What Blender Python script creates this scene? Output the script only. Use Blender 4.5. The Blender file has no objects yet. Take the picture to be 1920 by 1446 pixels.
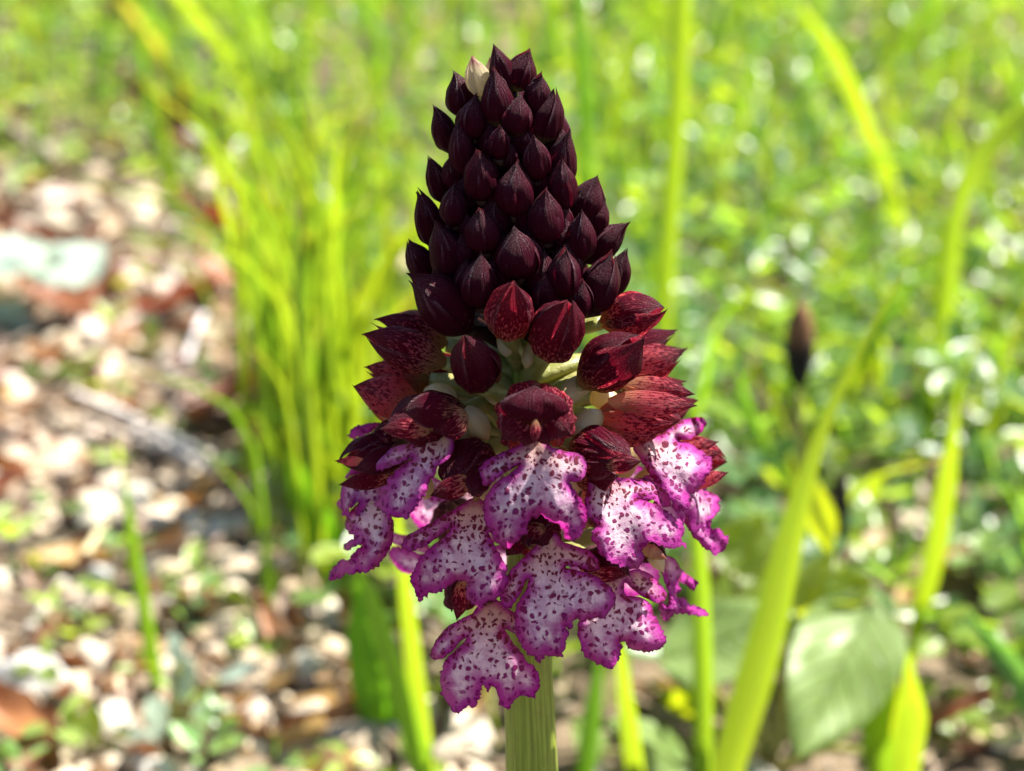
import bpy, math, random
import numpy as np
from mathutils import Vector, noise
from mathutils.geometry import delaunay_2d_cdt

random.seed(7)
rng = np.random.default_rng(7)
S = bpy.context.scene
COL = S.collection

# ------------------------------------------------------------------ camera
PITCH = math.radians(24)
D0 = 0.28                      # camera to the spike
PXMM = 12.6                    # photo pixels per millimetre at that distance
F = D0 * 1000 * PXMM           # focal length in photo pixels
CX, CY = 960.0, 723.0
VIEW = np.array([0, math.cos(PITCH), -math.sin(PITCH)])
RIGHT = np.array([1.0, 0, 0])
UP = np.array([0, math.sin(PITCH), math.cos(PITCH)])
CAM = np.array([-0.0024, 0, 0.20]) - VIEW * D0

cam_d = bpy.data.cameras.new('camera')
cam = bpy.data.objects.new('camera', cam_d)
COL.objects.link(cam)
cam.location = CAM
cam.rotation_euler = (math.pi / 2 - PITCH, 0, 0)
cam_d.sensor_width = 36
cam_d.lens = 36 * F / 1920
cam_d.clip_start = 0.01
cam_d.clip_end = 2000
cam_d.dof.use_dof = True
cam_d.dof.focus_distance = D0 - 0.013
cam_d.dof.aperture_fstop = 15.5
S.camera = cam

# ------------------------------------------------------------------ light
TO_SUN = Vector((0.49, 0.29, 0.82)).normalized()
w = bpy.data.worlds.new('World')
S.world = w
w.use_nodes = True
nt = w.node_tree
bg = nt.nodes['Background']
sky = nt.nodes.new('ShaderNodeTexSky')
sky.sky_type = 'NISHITA'
sky.sun_disc = False
sky.sun_elevation = math.asin(TO_SUN.z)
sky.sun_rotation = math.atan2(TO_SUN.x, TO_SUN.y)
nt.links.new(sky.outputs[0], bg.inputs[0])
bg.inputs[1].default_value = 0.07
sun_d = bpy.data.lights.new('sun', 'SUN')
sun_d.energy = 5.0
sun_d.angle = math.radians(0.53)
sun_d.color = (1.0, 0.95, 0.86)
sun = bpy.data.objects.new('sun', sun_d)
COL.objects.link(sun)
sun.location = (1, 1, 2)
sun.rotation_euler = TO_SUN.to_track_quat('Z', 'Y').to_euler()
S.view_settings.view_transform = 'Standard'
S.view_settings.look = 'None'
S.view_settings.gamma = 1
S.view_settings.use_curve_mapping = False
S.view_settings.exposure = 1.88
S.cycles.max_bounces = 8
S.cycles.transmission_bounces = 6
S.cycles.diffuse_bounces = 5
S.cycles.glossy_bounces = 3
S.cycles.caustics_reflective = False
S.cycles.use_denoising = True
S.cycles.sample_clamp_indirect = 8

# ------------------------------------------------------------------ helpers
TILT = math.tan(math.radians(12))


def at_depth(px, py, z):
    return CAM + VIEW * z + RIGHT * ((px - CX) / F * z) + UP * ((CY - py) / F * z)


def P(px, py, d=0.0):
    """point on the orchid: photo pixel, d millimetres in front of the stem's axis"""
    return at_depth(px, py, D0 - d / 1000 - (CY - py) / PXMM * TILT / 1000)


def ray(px, py):
    return VIEW + RIGHT * ((px - CX) / F) + UP * ((CY - py) / F)


def hgt(x, y):
    return (0.006 * noise.noise(Vector((x * 7, y * 7, 0))) + 0.0025 * noise.noise(Vector((x * 31, y * 31, 3)))
            + 0.02 * noise.noise(Vector((x * 1.3, y * 1.3, 9))))


def G(px, py, h=0.0):
    r = ray(px, py)
    k = (h - CAM[2]) / r[2]
    p = CAM + r * k
    p[2] = hgt(p[0], p[1]) + h
    return p


def V(px, py, y):
    r = ray(px, py)
    return CAM + r * ((y - CAM[1]) / r[1])


def project(p):
    q = np.asarray(p) - CAM
    z = q @ VIEW
    return CX + F * (q @ RIGHT) / z, CY - F * (q @ UP) / z, z


def mm_per_px(p):
    return ((np.asarray(p) - CAM) @ VIEW) / F


def nz(x, y=0.0, z=0.0):
    return noise.noise(Vector((x, y, z)))


def unit(v):
    return v / max(np.linalg.norm(v), 1e-12)


WLOC = {}


def props(o, label=None, cat=None, group=None, kind=None):
    for k, v in (('label', label), ('category', cat), ('group', group), ('kind', kind)):
        if v:
            o[k] = v
    return o


def empty(name, loc, parent=None):
    o = bpy.data.objects.new(name, None)
    COL.objects.link(o)
    o.empty_display_size = 0.005
    WLOC[o] = np.array(loc, float)
    if parent:
        o.parent = parent
        o.location = WLOC[o] - WLOC[parent]
    else:
        o.location = loc
    return o


def mesh_obj(name, v, f, mat, parent=None, origin=None, attrs=None, uv=None, smooth=True, cols=None):
    v = np.asarray(v, float)
    if origin is None:
        origin = WLOC[parent] if parent is not None else v.mean(0)
    origin = np.array(origin, float)
    me = bpy.data.meshes.new(name)
    if isinstance(f, np.ndarray):
        f = f.tolist()
    me.from_pydata((v - origin).tolist(), [], f)
    if smooth:
        me.polygons.foreach_set('use_smooth', [True] * len(me.polygons))
    for k, a in (attrs or {}).items():
        at = me.attributes.new(k, 'FLOAT', 'POINT')
        at.data.foreach_set('value', np.asarray(a, np.float32))
    if cols is not None:
        at = me.attributes.new('tone', 'FLOAT_COLOR', 'POINT')
        c = np.ones((len(v), 4), np.float32)
        c[:, :3] = cols
        at.data.foreach_set('color', c.ravel())
    if uv is not None:
        at = me.attributes.new('plane', 'FLOAT_VECTOR', 'POINT')
        u3 = np.zeros((len(v), 3), np.float32)
        u3[:, :uv.shape[1]] = uv
        at.data.foreach_set('vector', u3.ravel())
    me.materials.append(mat)
    me.update()
    o = bpy.data.objects.new(name, me)
    COL.objects.link(o)
    WLOC[o] = origin
    if parent is not None:
        o.parent = parent
        o.location = origin - WLOC[parent]
    else:
        o.location = origin
    return o


def grid_faces(n, m, close=False):
    """n rows of m points"""
    f = []
    for i in range(n - 1):
        for j in range(m if close else m - 1):
            k = (j + 1) % m
            f.append((i * m + j, i * m + k, (i + 1) * m + k, (i + 1) * m + j))
    return f


def spline(pts, n):
    """Catmull-Rom through pts (k,dim) -> (n,dim)"""
    p = np.asarray(pts, float)
    if len(p) == 2:
        t = np.linspace(0, 1, n)[:, None]
        return p[0] * (1 - t) + p[1] * t
    p = np.vstack([2 * p[0] - p[1], p, 2 * p[-1] - p[-2]])
    out = []
    for t in np.linspace(0, len(p) - 3 - 1e-9, n):
        i = int(t)
        u = t - i
        a, b, c, d = p[i:i + 4]
        out.append(0.5 * (2 * b + (c - a) * u + (2 * a - 5 * b + 4 * c - d) * u * u + (3 * b - a - 3 * c + d) * u ** 3))
    return np.array(out)


def tube_data(path, radii, n=10, ridge=0.0, nr=6, twist=0.0, flat=1.0):
    path = np.asarray(path)
    k = len(path)
    tan = np.gradient(path, axis=0)
    ref = np.array([0, -1.0, 0.15])
    vs = []
    for i in range(k):
        t = unit(tan[i])
        a = unit(ref - t * (ref @ t))
        b = np.cross(t, a)
        for j in range(n):
            th = 2 * math.pi * j / n + twist * i / k
            r = radii[i] * (1 + ridge * math.cos(nr * th))
            vs.append(path[i] + r * (math.cos(th) * a * flat + math.sin(th) * b))
    f = grid_faces(k, n, True)
    f.append(tuple(range(n - 1, -1, -1)))
    f.append(tuple((k - 1) * n + j for j in range(n)))
    return np.array(vs), f


# ------------------------------------------------------------------ materials
class NB:
    def __init__(s, name):
        s.m = bpy.data.materials.new(name)
        s.m.use_nodes = True
        s.t = s.m.node_tree
        s.t.nodes.clear()
        s.out = s.t.nodes.new('ShaderNodeOutputMaterial')

    def n(s, typ, ins=None, **kw):
        x = s.t.nodes.new(typ)
        for k, v in kw.items():
            setattr(x, k, v)
        for k, v in (ins or {}).items():
            s.set(x.inputs[k], v)
        return x

    def set(s, sock, v):
        if isinstance(v, bpy.types.NodeSocket):
            s.t.links.new(v, sock)
        elif isinstance(v, bpy.types.Node):
            s.t.links.new(v.outputs[0], sock)
        else:
            if sock.type == 'RGBA' and len(v) == 3:
                v = (*v, 1)
            sock.default_value = v

    def attr(s, name, out='Fac'):
        return s.n('ShaderNodeAttribute', attribute_name=name, attribute_type='GEOMETRY').outputs[out]

    def math(s, op, a, b=0.0, c=0.0, clamp=False):
        return s.n('ShaderNodeMath', {0: a, 1: b, 2: c}, operation=op, use_clamp=clamp).outputs[0]

    def ramp(s, v, lo, hi, a=0.0, b=1.0):
        return s.n('ShaderNodeMapRange', {0: v, 1: lo, 2: hi, 3: a, 4: b}, interpolation_type='SMOOTHSTEP').outputs[0]

    def mix(s, fac, a, b, blend='MIX'):
        x = s.n('ShaderNodeMix', data_type='RGBA', blend_type=blend)
        s.set(x.inputs[0], fac)
        s.set(x.inputs[6], a)
        s.set(x.inputs[7], b)
        return x.outputs[2]

    def noise(s, vec, scale, detail=3.0, rough=0.55, out=0):
        return s.n('ShaderNodeTexNoise', {'Vector': vec, 'Scale': scale, 'Detail': detail, 'Roughness': rough}).outputs[out]

    def vscale(s, vec, sc):
        return s.n('ShaderNodeVectorMath', {0: vec, 1: sc}, operation='MULTIPLY').outputs[0]

    def vadd(s, a, b):
        return s.n('ShaderNodeVectorMath', {0: a, 1: b}, operation='ADD').outputs[0]

    def bump(s, h, dist, strength=1.0):
        return s.n('ShaderNodeBump', {'Height': h, 'Distance': dist, 'Strength': strength}).outputs[0]

    def leaf(s, col, tcol, tfac, rough=0.45, spec=0.5, normal=None, sheen=0.0, sheen_tint=(1, 1, 1)):
        p = s.n('ShaderNodeBsdfPrincipled', {'Base Color': col, 'Roughness': rough, 'Specular IOR Level': spec,
                                             'Sheen Weight': sheen, 'Sheen Tint': sheen_tint, 'Sheen Roughness': 0.4})
        t = s.n('ShaderNodeBsdfTranslucent', {'Color': tcol})
        if normal is not None:
            s.set(p.inputs['Normal'], normal)
            s.set(t.inputs['Normal'], normal)
        m = s.n('ShaderNodeMixShader', {0: tfac, 1: p, 2: t})
        s.t.links.new(m.outputs[0], s.out.inputs[0])
        return s.m

    def plain(s, col, rough=0.7, spec=0.4, normal=None):
        p = s.n('ShaderNodeBsdfPrincipled', {'Base Color': col, 'Roughness': rough, 'Specular IOR Level': spec})
        if normal is not None:
            s.set(p.inputs['Normal'], normal)
        s.t.links.new(p.outputs[0], s.out.inputs[0])
        return s.m


def mat_sepal():
    b = NB('mottled_sepal')
    pl = b.attr('plane', 'Vector')           # x across, y along, in millimetres
    ripe, along = b.attr('ripe'), b.attr('along')
    wob = b.noise(pl, 0.55, 2, out=1)
    v = b.vadd(b.vscale(pl, (1.15, 0.62, 1.0)), b.vscale(wob, (0.9, 0.6, 0)))
    n1 = b.noise(v, 2.1, 3.5, 0.65)
    n2 = b.noise(b.vscale(pl, (3.2, 0.5, 1)), 1.3, 2.0)
    n = b.math('ADD', b.math('MULTIPLY', n1, 0.70), b.math('MULTIPLY', n2, 0.30))
    cov = b.math('ADD', ripe, b.math('MULTIPLY', b.math('SUBTRACT', along, 0.40), 0.42))
    thr = b.math('SUBTRACT', 0.80, b.math('MULTIPLY', cov, 0.55))
    dark = b.ramp(b.math('SUBTRACT', n, thr), -0.035, 0.05)
    pale = b.mix(b.ramp(along, 0.0, 0.5), (0.46, 0.30, 0.15), (0.50, 0.10, 0.125))
    pale = b.mix(b.ramp(ripe, 0.5, 1.1), pale, (0.11, 0.009, 0.022))
    deep = b.mix(b.ramp(ripe, 0.35, 1.0), (0.145, 0.004, 0.023), (0.048, 0.0016, 0.010))
    base = b.mix(dark, pale, deep)
    # yellowish foot of the sepal
    foot = b.math('MULTIPLY', b.ramp(along, 0.28, 0.02), b.ramp(b.attr('foot'), 0.0, 1.0))
    base = b.mix(foot, base, (0.42, 0.40, 0.10))
    # cream sepals (ripe below zero)
    base = b.mix(b.ramp(ripe, -0.4, -0.7), base, b.mix(b.ramp(b.math('ADD', along, b.math('MULTIPLY', n1, 0.5)), 0.95, 1.25),
                                                      (0.74, 0.64, 0.42), (0.30, 0.08, 0.10)))
    tip = b.math('MULTIPLY', b.ramp(along, 0.86, 1.0), b.ramp(ripe, 0.1, 0.4))
    base = b.mix(b.math('MULTIPLY', tip, 0.8), base, (0.035, 0.008, 0.012))
    fr = b.noise(b.vscale(pl, (1, 0.7, 1)), 7.0, 4, 0.7)
    vein = b.noise(b.vscale(pl, (4.0, 0.30, 1)), 1.0, 2.0)
    h = b.math('ADD', b.math('MULTIPLY', fr, 0.45), b.math('MULTIPLY', vein, 1.0))
    nrm = b.bump(h, 0.0007, 1.0)
    frost_glint = b.math('MULTIPLY', b.ramp(fr, 0.50, 0.64), b.ramp(along, 0.52, 0.9))  # frosty grain on tips and margins, with sun glints painted into its pale colour
    margin = b.math('MULTIPLY', b.ramp(b.attr('side'), 0.80, 0.97), b.ramp(along, 0.35, 0.8))
    frost_glint = b.math('MAXIMUM', frost_glint, b.math('MULTIPLY', margin, b.ramp(fr, 0.40, 0.60)))
    base = b.mix(b.math('MULTIPLY', frost_glint, 0.62), base, (0.30, 0.16, 0.19))
    tc = b.mix(0.5, b.n('ShaderNodeVectorMath', {0: base, 1: (2.5, 1.1, 1.0)}, operation='MULTIPLY').outputs[0], base)
    tc = b.mix(b.ramp(ripe, -0.4, -0.7), tc, base)
    spec = b.math('ADD', 0.06, b.math('MULTIPLY', frost_glint, 0.5))
    return b.leaf(base, tc, b.ramp(ripe, 0.45, 1.0, 0.58, 0.3), 0.42, spec, nrm, 0.0)


def mat_lip():
    b = NB('spotted_lip')
    pl = b.attr('plane', 'Vector')           # millimetres on the lip
    edge, along = b.attr('rim'), b.attr('along')
    nlow = b.noise(pl, 0.5, 3)
    nfine = b.noise(pl, 2.2, 4, 0.7)
    e = b.math('ADD', edge, b.math('MULTIPLY', b.math('SUBTRACT', nfine, 0.5), 0.9))
    wide = b.math('ADD', 1.2, b.math('MULTIPLY', along, 2.6))
    wide = b.math('MULTIPLY', wide, b.ramp(nlow, 0.3, 0.7, 0.7, 1.3))
    rimf = b.ramp(b.math('DIVIDE', e, wide), 1.05, 0.12)
    white = b.mix(b.ramp(nlow, 0.35, 0.65), (0.76, 0.58, 0.66), (0.60, 0.38, 0.51))
    white = b.mix(b.ramp(along, 0.42, 0.05), white, (0.58, 0.35, 0.30))
    white = b.mix(b.ramp(along, 0.10, -0.04), white, (0.62, 0.50, 0.22))
    base = b.mix(b.math('MULTIPLY', rimf, 0.96), white, (0.37, 0.008, 0.25))
    dark_rim = b.ramp(b.math('ADD', edge, b.math('MULTIPLY', b.math('SUBTRACT', nfine, 0.5), 0.35)), 0.30, 0.06)
    base = b.mix(b.math('MULTIPLY', dark_rim, 0.75), base, (0.17, 0.004, 0.095))

    def spots(scale, stretch, lo, hi, seed, dens):
        wob = b.vscale(b.n('ShaderNodeVectorMath', {0: b.noise(pl, 3.4, 2, out=1), 1: (0.5, 0.5, 0.5)}, operation='SUBTRACT').outputs[0],
                       (0.30, 0.30, 0))
        wob2 = b.vscale(b.n('ShaderNodeVectorMath', {0: b.noise(pl, 0.45, 2, out=1), 1: (0.5, 0.5, 0.5)}, operation='SUBTRACT').outputs[0],
                        (2.2, 2.2, 0))
        v = b.vadd(b.vadd(b.vscale(b.vadd(b.vadd(pl, wob), wob2), stretch), (seed, seed * 1.7, 0)), (0, 0, 0))
        vo = b.n('ShaderNodeTexVoronoi', {'Vector': v, 'Scale': scale, 'Randomness': 0.86}, voronoi_dimensions='2D')
        rnd = b.n('ShaderNodeSeparateColor', {0: vo.outputs['Color']})
        size = b.math('ADD', lo, b.math('MULTIPLY', b.math('POWER', rnd.outputs[0], 1.6), hi - lo))
        on = b.ramp(rnd.outputs[1], 1 - dens, 1 - dens + 0.02)
        d = b.math('SUBTRACT', size, vo.outputs['Distance'])
        return b.math('MULTIPLY', b.ramp(d, -0.06, 0.07), on)
    s1 = spots(0.84, (1.05, 0.95, 1), 0.17, 0.38, 3.1, 0.84)
    s2 = spots(1.32, (1.1, 0.8, 1), 0.16, 0.36, 11.7, 0.55)
    s3 = spots(2.6, (1, 1, 1), 0.10, 0.34, 23.0, 0.40)
    near = b.ramp(along, 0.62, 0.30)
    s2 = b.math('MULTIPLY', s2, b.math('ADD', 0.25, b.math('MULTIPLY', near, 0.75)))
    s = b.math('MAXIMUM', s1, b.math('MAXIMUM', s2, b.math('MULTIPLY', s3, 0.22)))
    s = b.math('MULTIPLY', s, b.ramp(along, 0.02, 0.16))
    spot_c = b.mix(b.ramp(along, 0.25, 0.8), (0.15, 0.003, 0.026), (0.22, 0.003, 0.135))
    base = b.mix(b.math('MULTIPLY', s, 0.97), base, spot_c)
    vein = b.noise(b.vscale(pl, (1.0, 0.12, 1)), 3.2, 2)
    base = b.mix(b.math('MULTIPLY', b.ramp(vein, 0.56, 0.66), 0.14), base, (0.45, 0.12, 0.36))
    grain = b.noise(pl, 9.0, 3, 0.7)
    h = b.math('ADD', b.math('MULTIPLY', s, 1.0), b.math('ADD', b.math('MULTIPLY', grain, 0.35), b.math('MULTIPLY', nfine, 0.9)))
    nrm = b.bump(h, 0.00022, 0.9)
    tc = b.n('ShaderNodeVectorMath', {0: base, 1: (1.1, 0.9, 0.95)}, operation='MULTIPLY').outputs[0]
    return b.leaf(base, tc, 0.48, 0.5, 0.16, nrm, 0.05, (1, 0.9, 1))


def mat_stem():
    b = NB('ridged_stem')
    pl = b.attr('plane', 'Vector')           # millimetres round and along the stem
    n = b.noise(b.vscale(pl, (1, 0.02, 1)), 1.9, 3, 0.6)
    m = b.noise(b.vscale(pl, (1, 0.25, 1)), 2.5, 3)
    c = b.mix(b.ramp(n, 0.36, 0.62), (0.15, 0.20, 0.014), (0.35, 0.41, 0.055))
    c = b.mix(b.math('MULTIPLY', b.ramp(m, 0.58, 0.75), 0.3), c, (0.17, 0.13, 0.04))
    big = b.noise(pl, 0.35, 3)
    c = b.mix(b.math('MULTIPLY', b.ramp(big, 0.5, 0.7), 0.22), c, (0.24, 0.14, 0.06))
    nrm = b.bump(b.math('ADD', n, b.math('MULTIPLY', b.noise(pl, 6, 2), 0.2)), 0.0004, 0.9)
    return b.leaf(c, (0.34, 0.38, 0.05), 0.2, 0.45, 0.3, nrm, 0.05)


def mat_simple_leaf(name, c1, c2, t, tf, rough, spec=0.5, scale=90, tone=False, veins=False, bump=0.0005):
    b = NB(name)
    tc = b.n('ShaderNodeTexCoord').outputs['Object']
    n = b.noise(tc, scale, 4, 0.6)
    c = b.mix(b.ramp(n, 0.3, 0.7), c1, c2)
    tcol = b.mix(b.ramp(n, 0.3, 0.7), t, tuple(0.75 * x for x in t))
    if tone:
        a = b.attr('tone', 'Color')
        c = b.mix(1.0, c, a, 'MULTIPLY')
        tcol = b.mix(1.0, tcol, a, 'MULTIPLY')
    h = n
    if veins:
        pl = b.attr('plane', 'Vector')       # x across -1..1, y along 0..1
        sp = b.n('ShaderNodeSeparateXYZ', {0: pl})
        ax = b.math('ABSOLUTE', sp.outputs[0])
        k = b.math('ADD', b.math('MULTIPLY', b.math('SUBTRACT', sp.outputs[1], b.math('MULTIPLY', ax, 0.28)), 7.5), b.math('MULTIPLY', n, 0.5))
        fr = b.math('ABSOLUTE', b.math('SUBTRACT', b.math('FRACT', k), 0.5))
        vein = b.math('MAXIMUM', b.ramp(fr, 0.09, 0.02), b.ramp(ax, 0.05, 0.01))
        c = b.mix(b.math('MULTIPLY', vein, 0.55), c, tuple(0.45 * x for x in c1))
        h = b.math('SUBTRACT', b.math('MULTIPLY', n, 0.6), vein)
    nrm = b.bump(h, bump, 0.8)
    return b.leaf(c, tcol, tf, rough, spec, nrm)


def mat_grass(name, c1, c2, t1, t2, tf=0.5, rough=0.38):
    b = NB(name)
    pl = b.attr('plane', 'Vector')
    sp = b.n('ShaderNodeSeparateXYZ', {0: pl})
    n = b.noise(b.vscale(pl, (6.0, 0.5, 1)), 1.2, 3)
    a = b.attr('tone', 'Color')
    c = b.mix(1.0, b.mix(b.ramp(n, 0.3, 0.7), c1, c2), a, 'MULTIPLY')
    t = b.mix(1.0, b.mix(b.ramp(n, 0.3, 0.7), t1, t2), a, 'MULTIPLY')
    mid = b.ramp(b.math('ABSOLUTE', sp.outputs[0]), 0.12, 0.02)
    t = b.mix(b.math('MULTIPLY', mid, 0.4), t, c)
    nrm = b.bump(n, 0.0003, 0.6)
    return b.leaf(c, t, tf, rough, 0.5, nrm)


def mat_toned(name, scale, rough, mul=0.35, bump=0.001, spec=0.35):
    """stone, twig, dead leaf: colour from the piece's own tone, broken up by noise"""
    b = NB(name)
    tc = b.n('ShaderNodeTexCoord').outputs['Object']
    n = b.noise(tc, scale, 5, 0.65)
    n2 = b.noise(tc, scale * 4.3, 3, 0.6)
    a = b.attr('tone', 'Color')
    k = b.math('ADD', 1 - mul, b.math('MULTIPLY', b.math('ADD', n, b.math('MULTIPLY', n2, 0.5)), mul * 1.35))
    c = b.n('ShaderNodeVectorMath', {0: a, 1: k}, operation='MULTIPLY').outputs[0]
    return b.plain(c, rough, spec, b.bump(b.math('ADD', n, n2), bump, 0.7))


def mat_dead():
    b = NB('dead_leaf_brown')
    tc = b.n('ShaderNodeTexCoord').outputs['Object']
    n = b.noise(tc, 120, 5, 0.65)
    a = b.attr('tone', 'Color')
    c = b.mix(1.0, a, b.mix(n, (0.45, 0.4, 0.38), (1.5, 1.45, 1.4)), 'MULTIPLY')
    t = b.n('ShaderNodeVectorMath', {0: c, 1: (1.3, 0.7, 0.4)}, operation='MULTIPLY').outputs[0]
    return b.leaf(c, t, 0.25, 0.45, 0.5, b.bump(n, 0.0012, 0.8))


def mat_ground():
    b = NB('stony_soil')
    tc = b.n('ShaderNodeTexCoord').outputs['Object']
    n = b.noise(tc, 40, 6, 0.7)
    n2 = b.noise(tc, 260, 4, 0.7)
    c = b.mix(b.ramp(n, 0.35, 0.65), (0.045, 0.031, 0.019), (0.20, 0.148, 0.098))
    c = b.mix(b.math('MULTIPLY', b.ramp(n2, 0.55, 0.72), 0.7), c, (0.40, 0.32, 0.25))
    far = b.noise(tc, 1.2, 4)
    pos = b.n('ShaderNodeSeparateXYZ', {0: tc})
    g = b.ramp(b.math('ADD', pos.outputs[1], b.math('MULTIPLY', far, 0.6)), 1.5, 2.2)
    c = b.mix(g, c, b.mix(n, (0.04, 0.07, 0.015), (0.10, 0.15, 0.03)))
    return b.plain(c, 0.9, 0.2, b.bump(b.math('ADD', n, n2), 0.004, 0.9))


M_SEPAL, M_LIP, M_STEM = mat_sepal(), mat_lip(), mat_stem()
M_OVARY = mat_simple_leaf('ovary_green', (0.24, 0.26, 0.06), (0.42, 0.39, 0.15), (0.50, 0.48, 0.10), 0.4, 0.4, 0.5, 350)
M_OVARY_DARK = mat_simple_leaf('ovary_purple_shaded', (0.022, 0.006, 0.008), (0.05, 0.02, 0.012), (0.06, 0.02, 0.01), 0.2, 0.5, 0.15, 350)  # purple, with the shade of the gaps between buds put into the colour
M_SPUR = mat_simple_leaf('spur_cream', (0.60, 0.46, 0.22), (0.66, 0.54, 0.32), (0.70, 0.54, 0.24), 0.5, 0.4, 0.5, 300)
M_COLUMN = mat_simple_leaf('column_pink', (0.42, 0.13, 0.14), (0.52, 0.30, 0.22), (0.5, 0.2, 0.2), 0.3, 0.35, 0.5, 900)
M_PETAL = mat_simple_leaf('petal_tan', (0.36, 0.21, 0.08), (0.22, 0.05, 0.04), (0.5, 0.25, 0.08), 0.4, 0.45, 0.5, 700)
M_GRASS = mat_grass('grass_green', (0.075, 0.125, 0.012), (0.10, 0.17, 0.02), (0.37, 0.48, 0.016), (0.28, 0.43, 0.018), 0.56)
M_LEAFLET = mat_simple_leaf('leaflet_green', (0.075, 0.14, 0.035), (0.11, 0.185, 0.05), (0.38, 0.58, 0.03), 0.42, 0.32, 0.45, 200, tone=True)
M_BROAD = mat_simple_leaf('broad_leaf_green', (0.18, 0.28, 0.07), (0.24, 0.34, 0.11), (0.46, 0.54, 0.012), 0.42, 0.40, 0.6, 160, veins=True)
M_LIT = mat_simple_leaf('sunlit_tint_leaf', (0.14, 0.20, 0.03), (0.18, 0.25, 0.05), (0.50, 0.56, 0.010), 0.62, 0.4, 0.5, 160, veins=True)  # yellower, more translucent copy of the broad leaf, coloured to look sunlit
M_PALE = mat_simple_leaf('pale_waxy_leaf', (0.36, 0.46, 0.36), (0.44, 0.54, 0.44), (0.36, 0.46, 0.12), 0.3, 0.42, 0.6, 120, veins=True)
M_STONE = mat_toned('stone', 150, 0.75, 0.4, 0.0012)
M_TWIG = mat_toned('twig_bark', 220, 0.8, 0.5, 0.001)
M_DEAD = mat_dead()
M_HEAD = mat_toned('seed_head_dark', 500, 0.8, 0.6, 0.002)
M_GROUND = mat_ground()

# ------------------------------------------------------------------ ground
xs = np.concatenate([-np.geomspace(400, 1.6, 14), np.linspace(-1.3, 1.3, 131), np.geomspace(1.6, 400, 14)])
ys = np.concatenate([-np.geomspace(400, 0.8, 14), np.linspace(-0.5, 2.4, 140), np.geomspace(2.8, 800, 16)])
gx, gy = np.meshgrid(xs, ys)
gz = np.array([hgt(a, b) if abs(a) < 5 and abs(b) < 6 else 0 for a, b in zip(gx.ravel(), gy.ravel())])
ground = mesh_obj('ground', np.stack([gx.ravel(), gy.ravel(), gz], 1), grid_faces(len(ys), len(xs)), M_GROUND, origin=(0, 0, 0))
props(ground, 'stony brown soil with weeds and grass growing from it', None, None, 'structure')

# ------------------------------------------------------------------ the orchid
AX = 985.0


def axis_x(py):
    return float(np.interp(py, [90, 250, 600, 900, 1200, 1500], [945, 955, 975, 985, 990, 992]))


WTAB = ([60, 100, 200, 300, 400, 500, 600, 700, 800, 900, 1000, 1100, 1200, 1300],
        [20, 62, 112, 145, 168, 200, 255, 300, 320, 330, 325, 270, 180, 90])


def half_w(py):
    return float(np.interp(py, *WTAB))


def front_d(px, py, wpx):
    W = max(half_w(py) - wpx * 0.35, 4)
    dx = abs(px - axis_x(py))
    return 0.85 * math.sqrt(max(W * W - dx * dx, 0)) / PXMM


a_hi, a_lo = P(axis_x(300), 300), P(992, 1250)
dirn = unit(a_lo - a_hi)
path = [P(axis_x(py), py) for py in (150, 300, 450, 600, 750, 900, 1050, 1250)]
p = path[-1].copy()
while p[2] > -0.004:
    dirn = unit(dirn + np.array([0, 0, -0.05]))
    p = p + dirn * 0.012
    path.append(p.copy())
ORIGIN = path[-1].copy()
ORIGIN[2] = hgt(ORIGIN[0], ORIGIN[1])
orchid = empty('orchid', ORIGIN)
props(orchid, 'purple orchid spike with near-black buds above spotted pink-white flowers, on a green stem', 'orchid')
sp_path = spline(path, 90)
rad = []
for q in sp_path:
    _, py, _ = project(q)
    rad.append(np.interp(py, [150, 400, 600, 800, 1100, 1250, 1450], [14, 24, 25, 30, 40, 47, 51]) / PXMM / 1000)
v, f = tube_data(sp_path, np.array(rad), 66, 0.018, 11)
spl = np.array([(7 * math.cos(2 * math.pi * j / 66) + 3 * j / 66, i * 3.0, 7 * math.sin(2 * math.pi * j / 66)) for i in range(90) for j in range(66)])
mesh_obj('stem', v, f, M_STEM, orchid, uv=spl)

_pt = np.array([0, .07, .2, .36, .5, .64, .78, .88, .95, 1.0])
_pr = np.array([.16, .50, .90, 1.0, .96, .83, .54, .27, .12, .04])
_ph = np.array([.22, .50, .80, .98, 1.0, .92, .72, .48, .27, .06])     # looser, longer sepals of an opening flower


NT, NS = 26, 15
_ts = np.linspace(0, 1, NT)


def smooth_prof(p):
    r = np.interp(_ts, _pt, p)
    for _ in range(2):
        r[1:-1] = (r[:-2] + 2 * r[1:-1] + r[2:]) / 4
    return r


P_BUD, P_HOOD = smooth_prof(_pr), smooth_prof(_ph)
P_ALMOND = smooth_prof(np.array([.2, .45, .76, .97, 1.0, .90, .66, .38, .19, .03]))
SEPAL_F = grid_faces(NT, NS)


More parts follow.
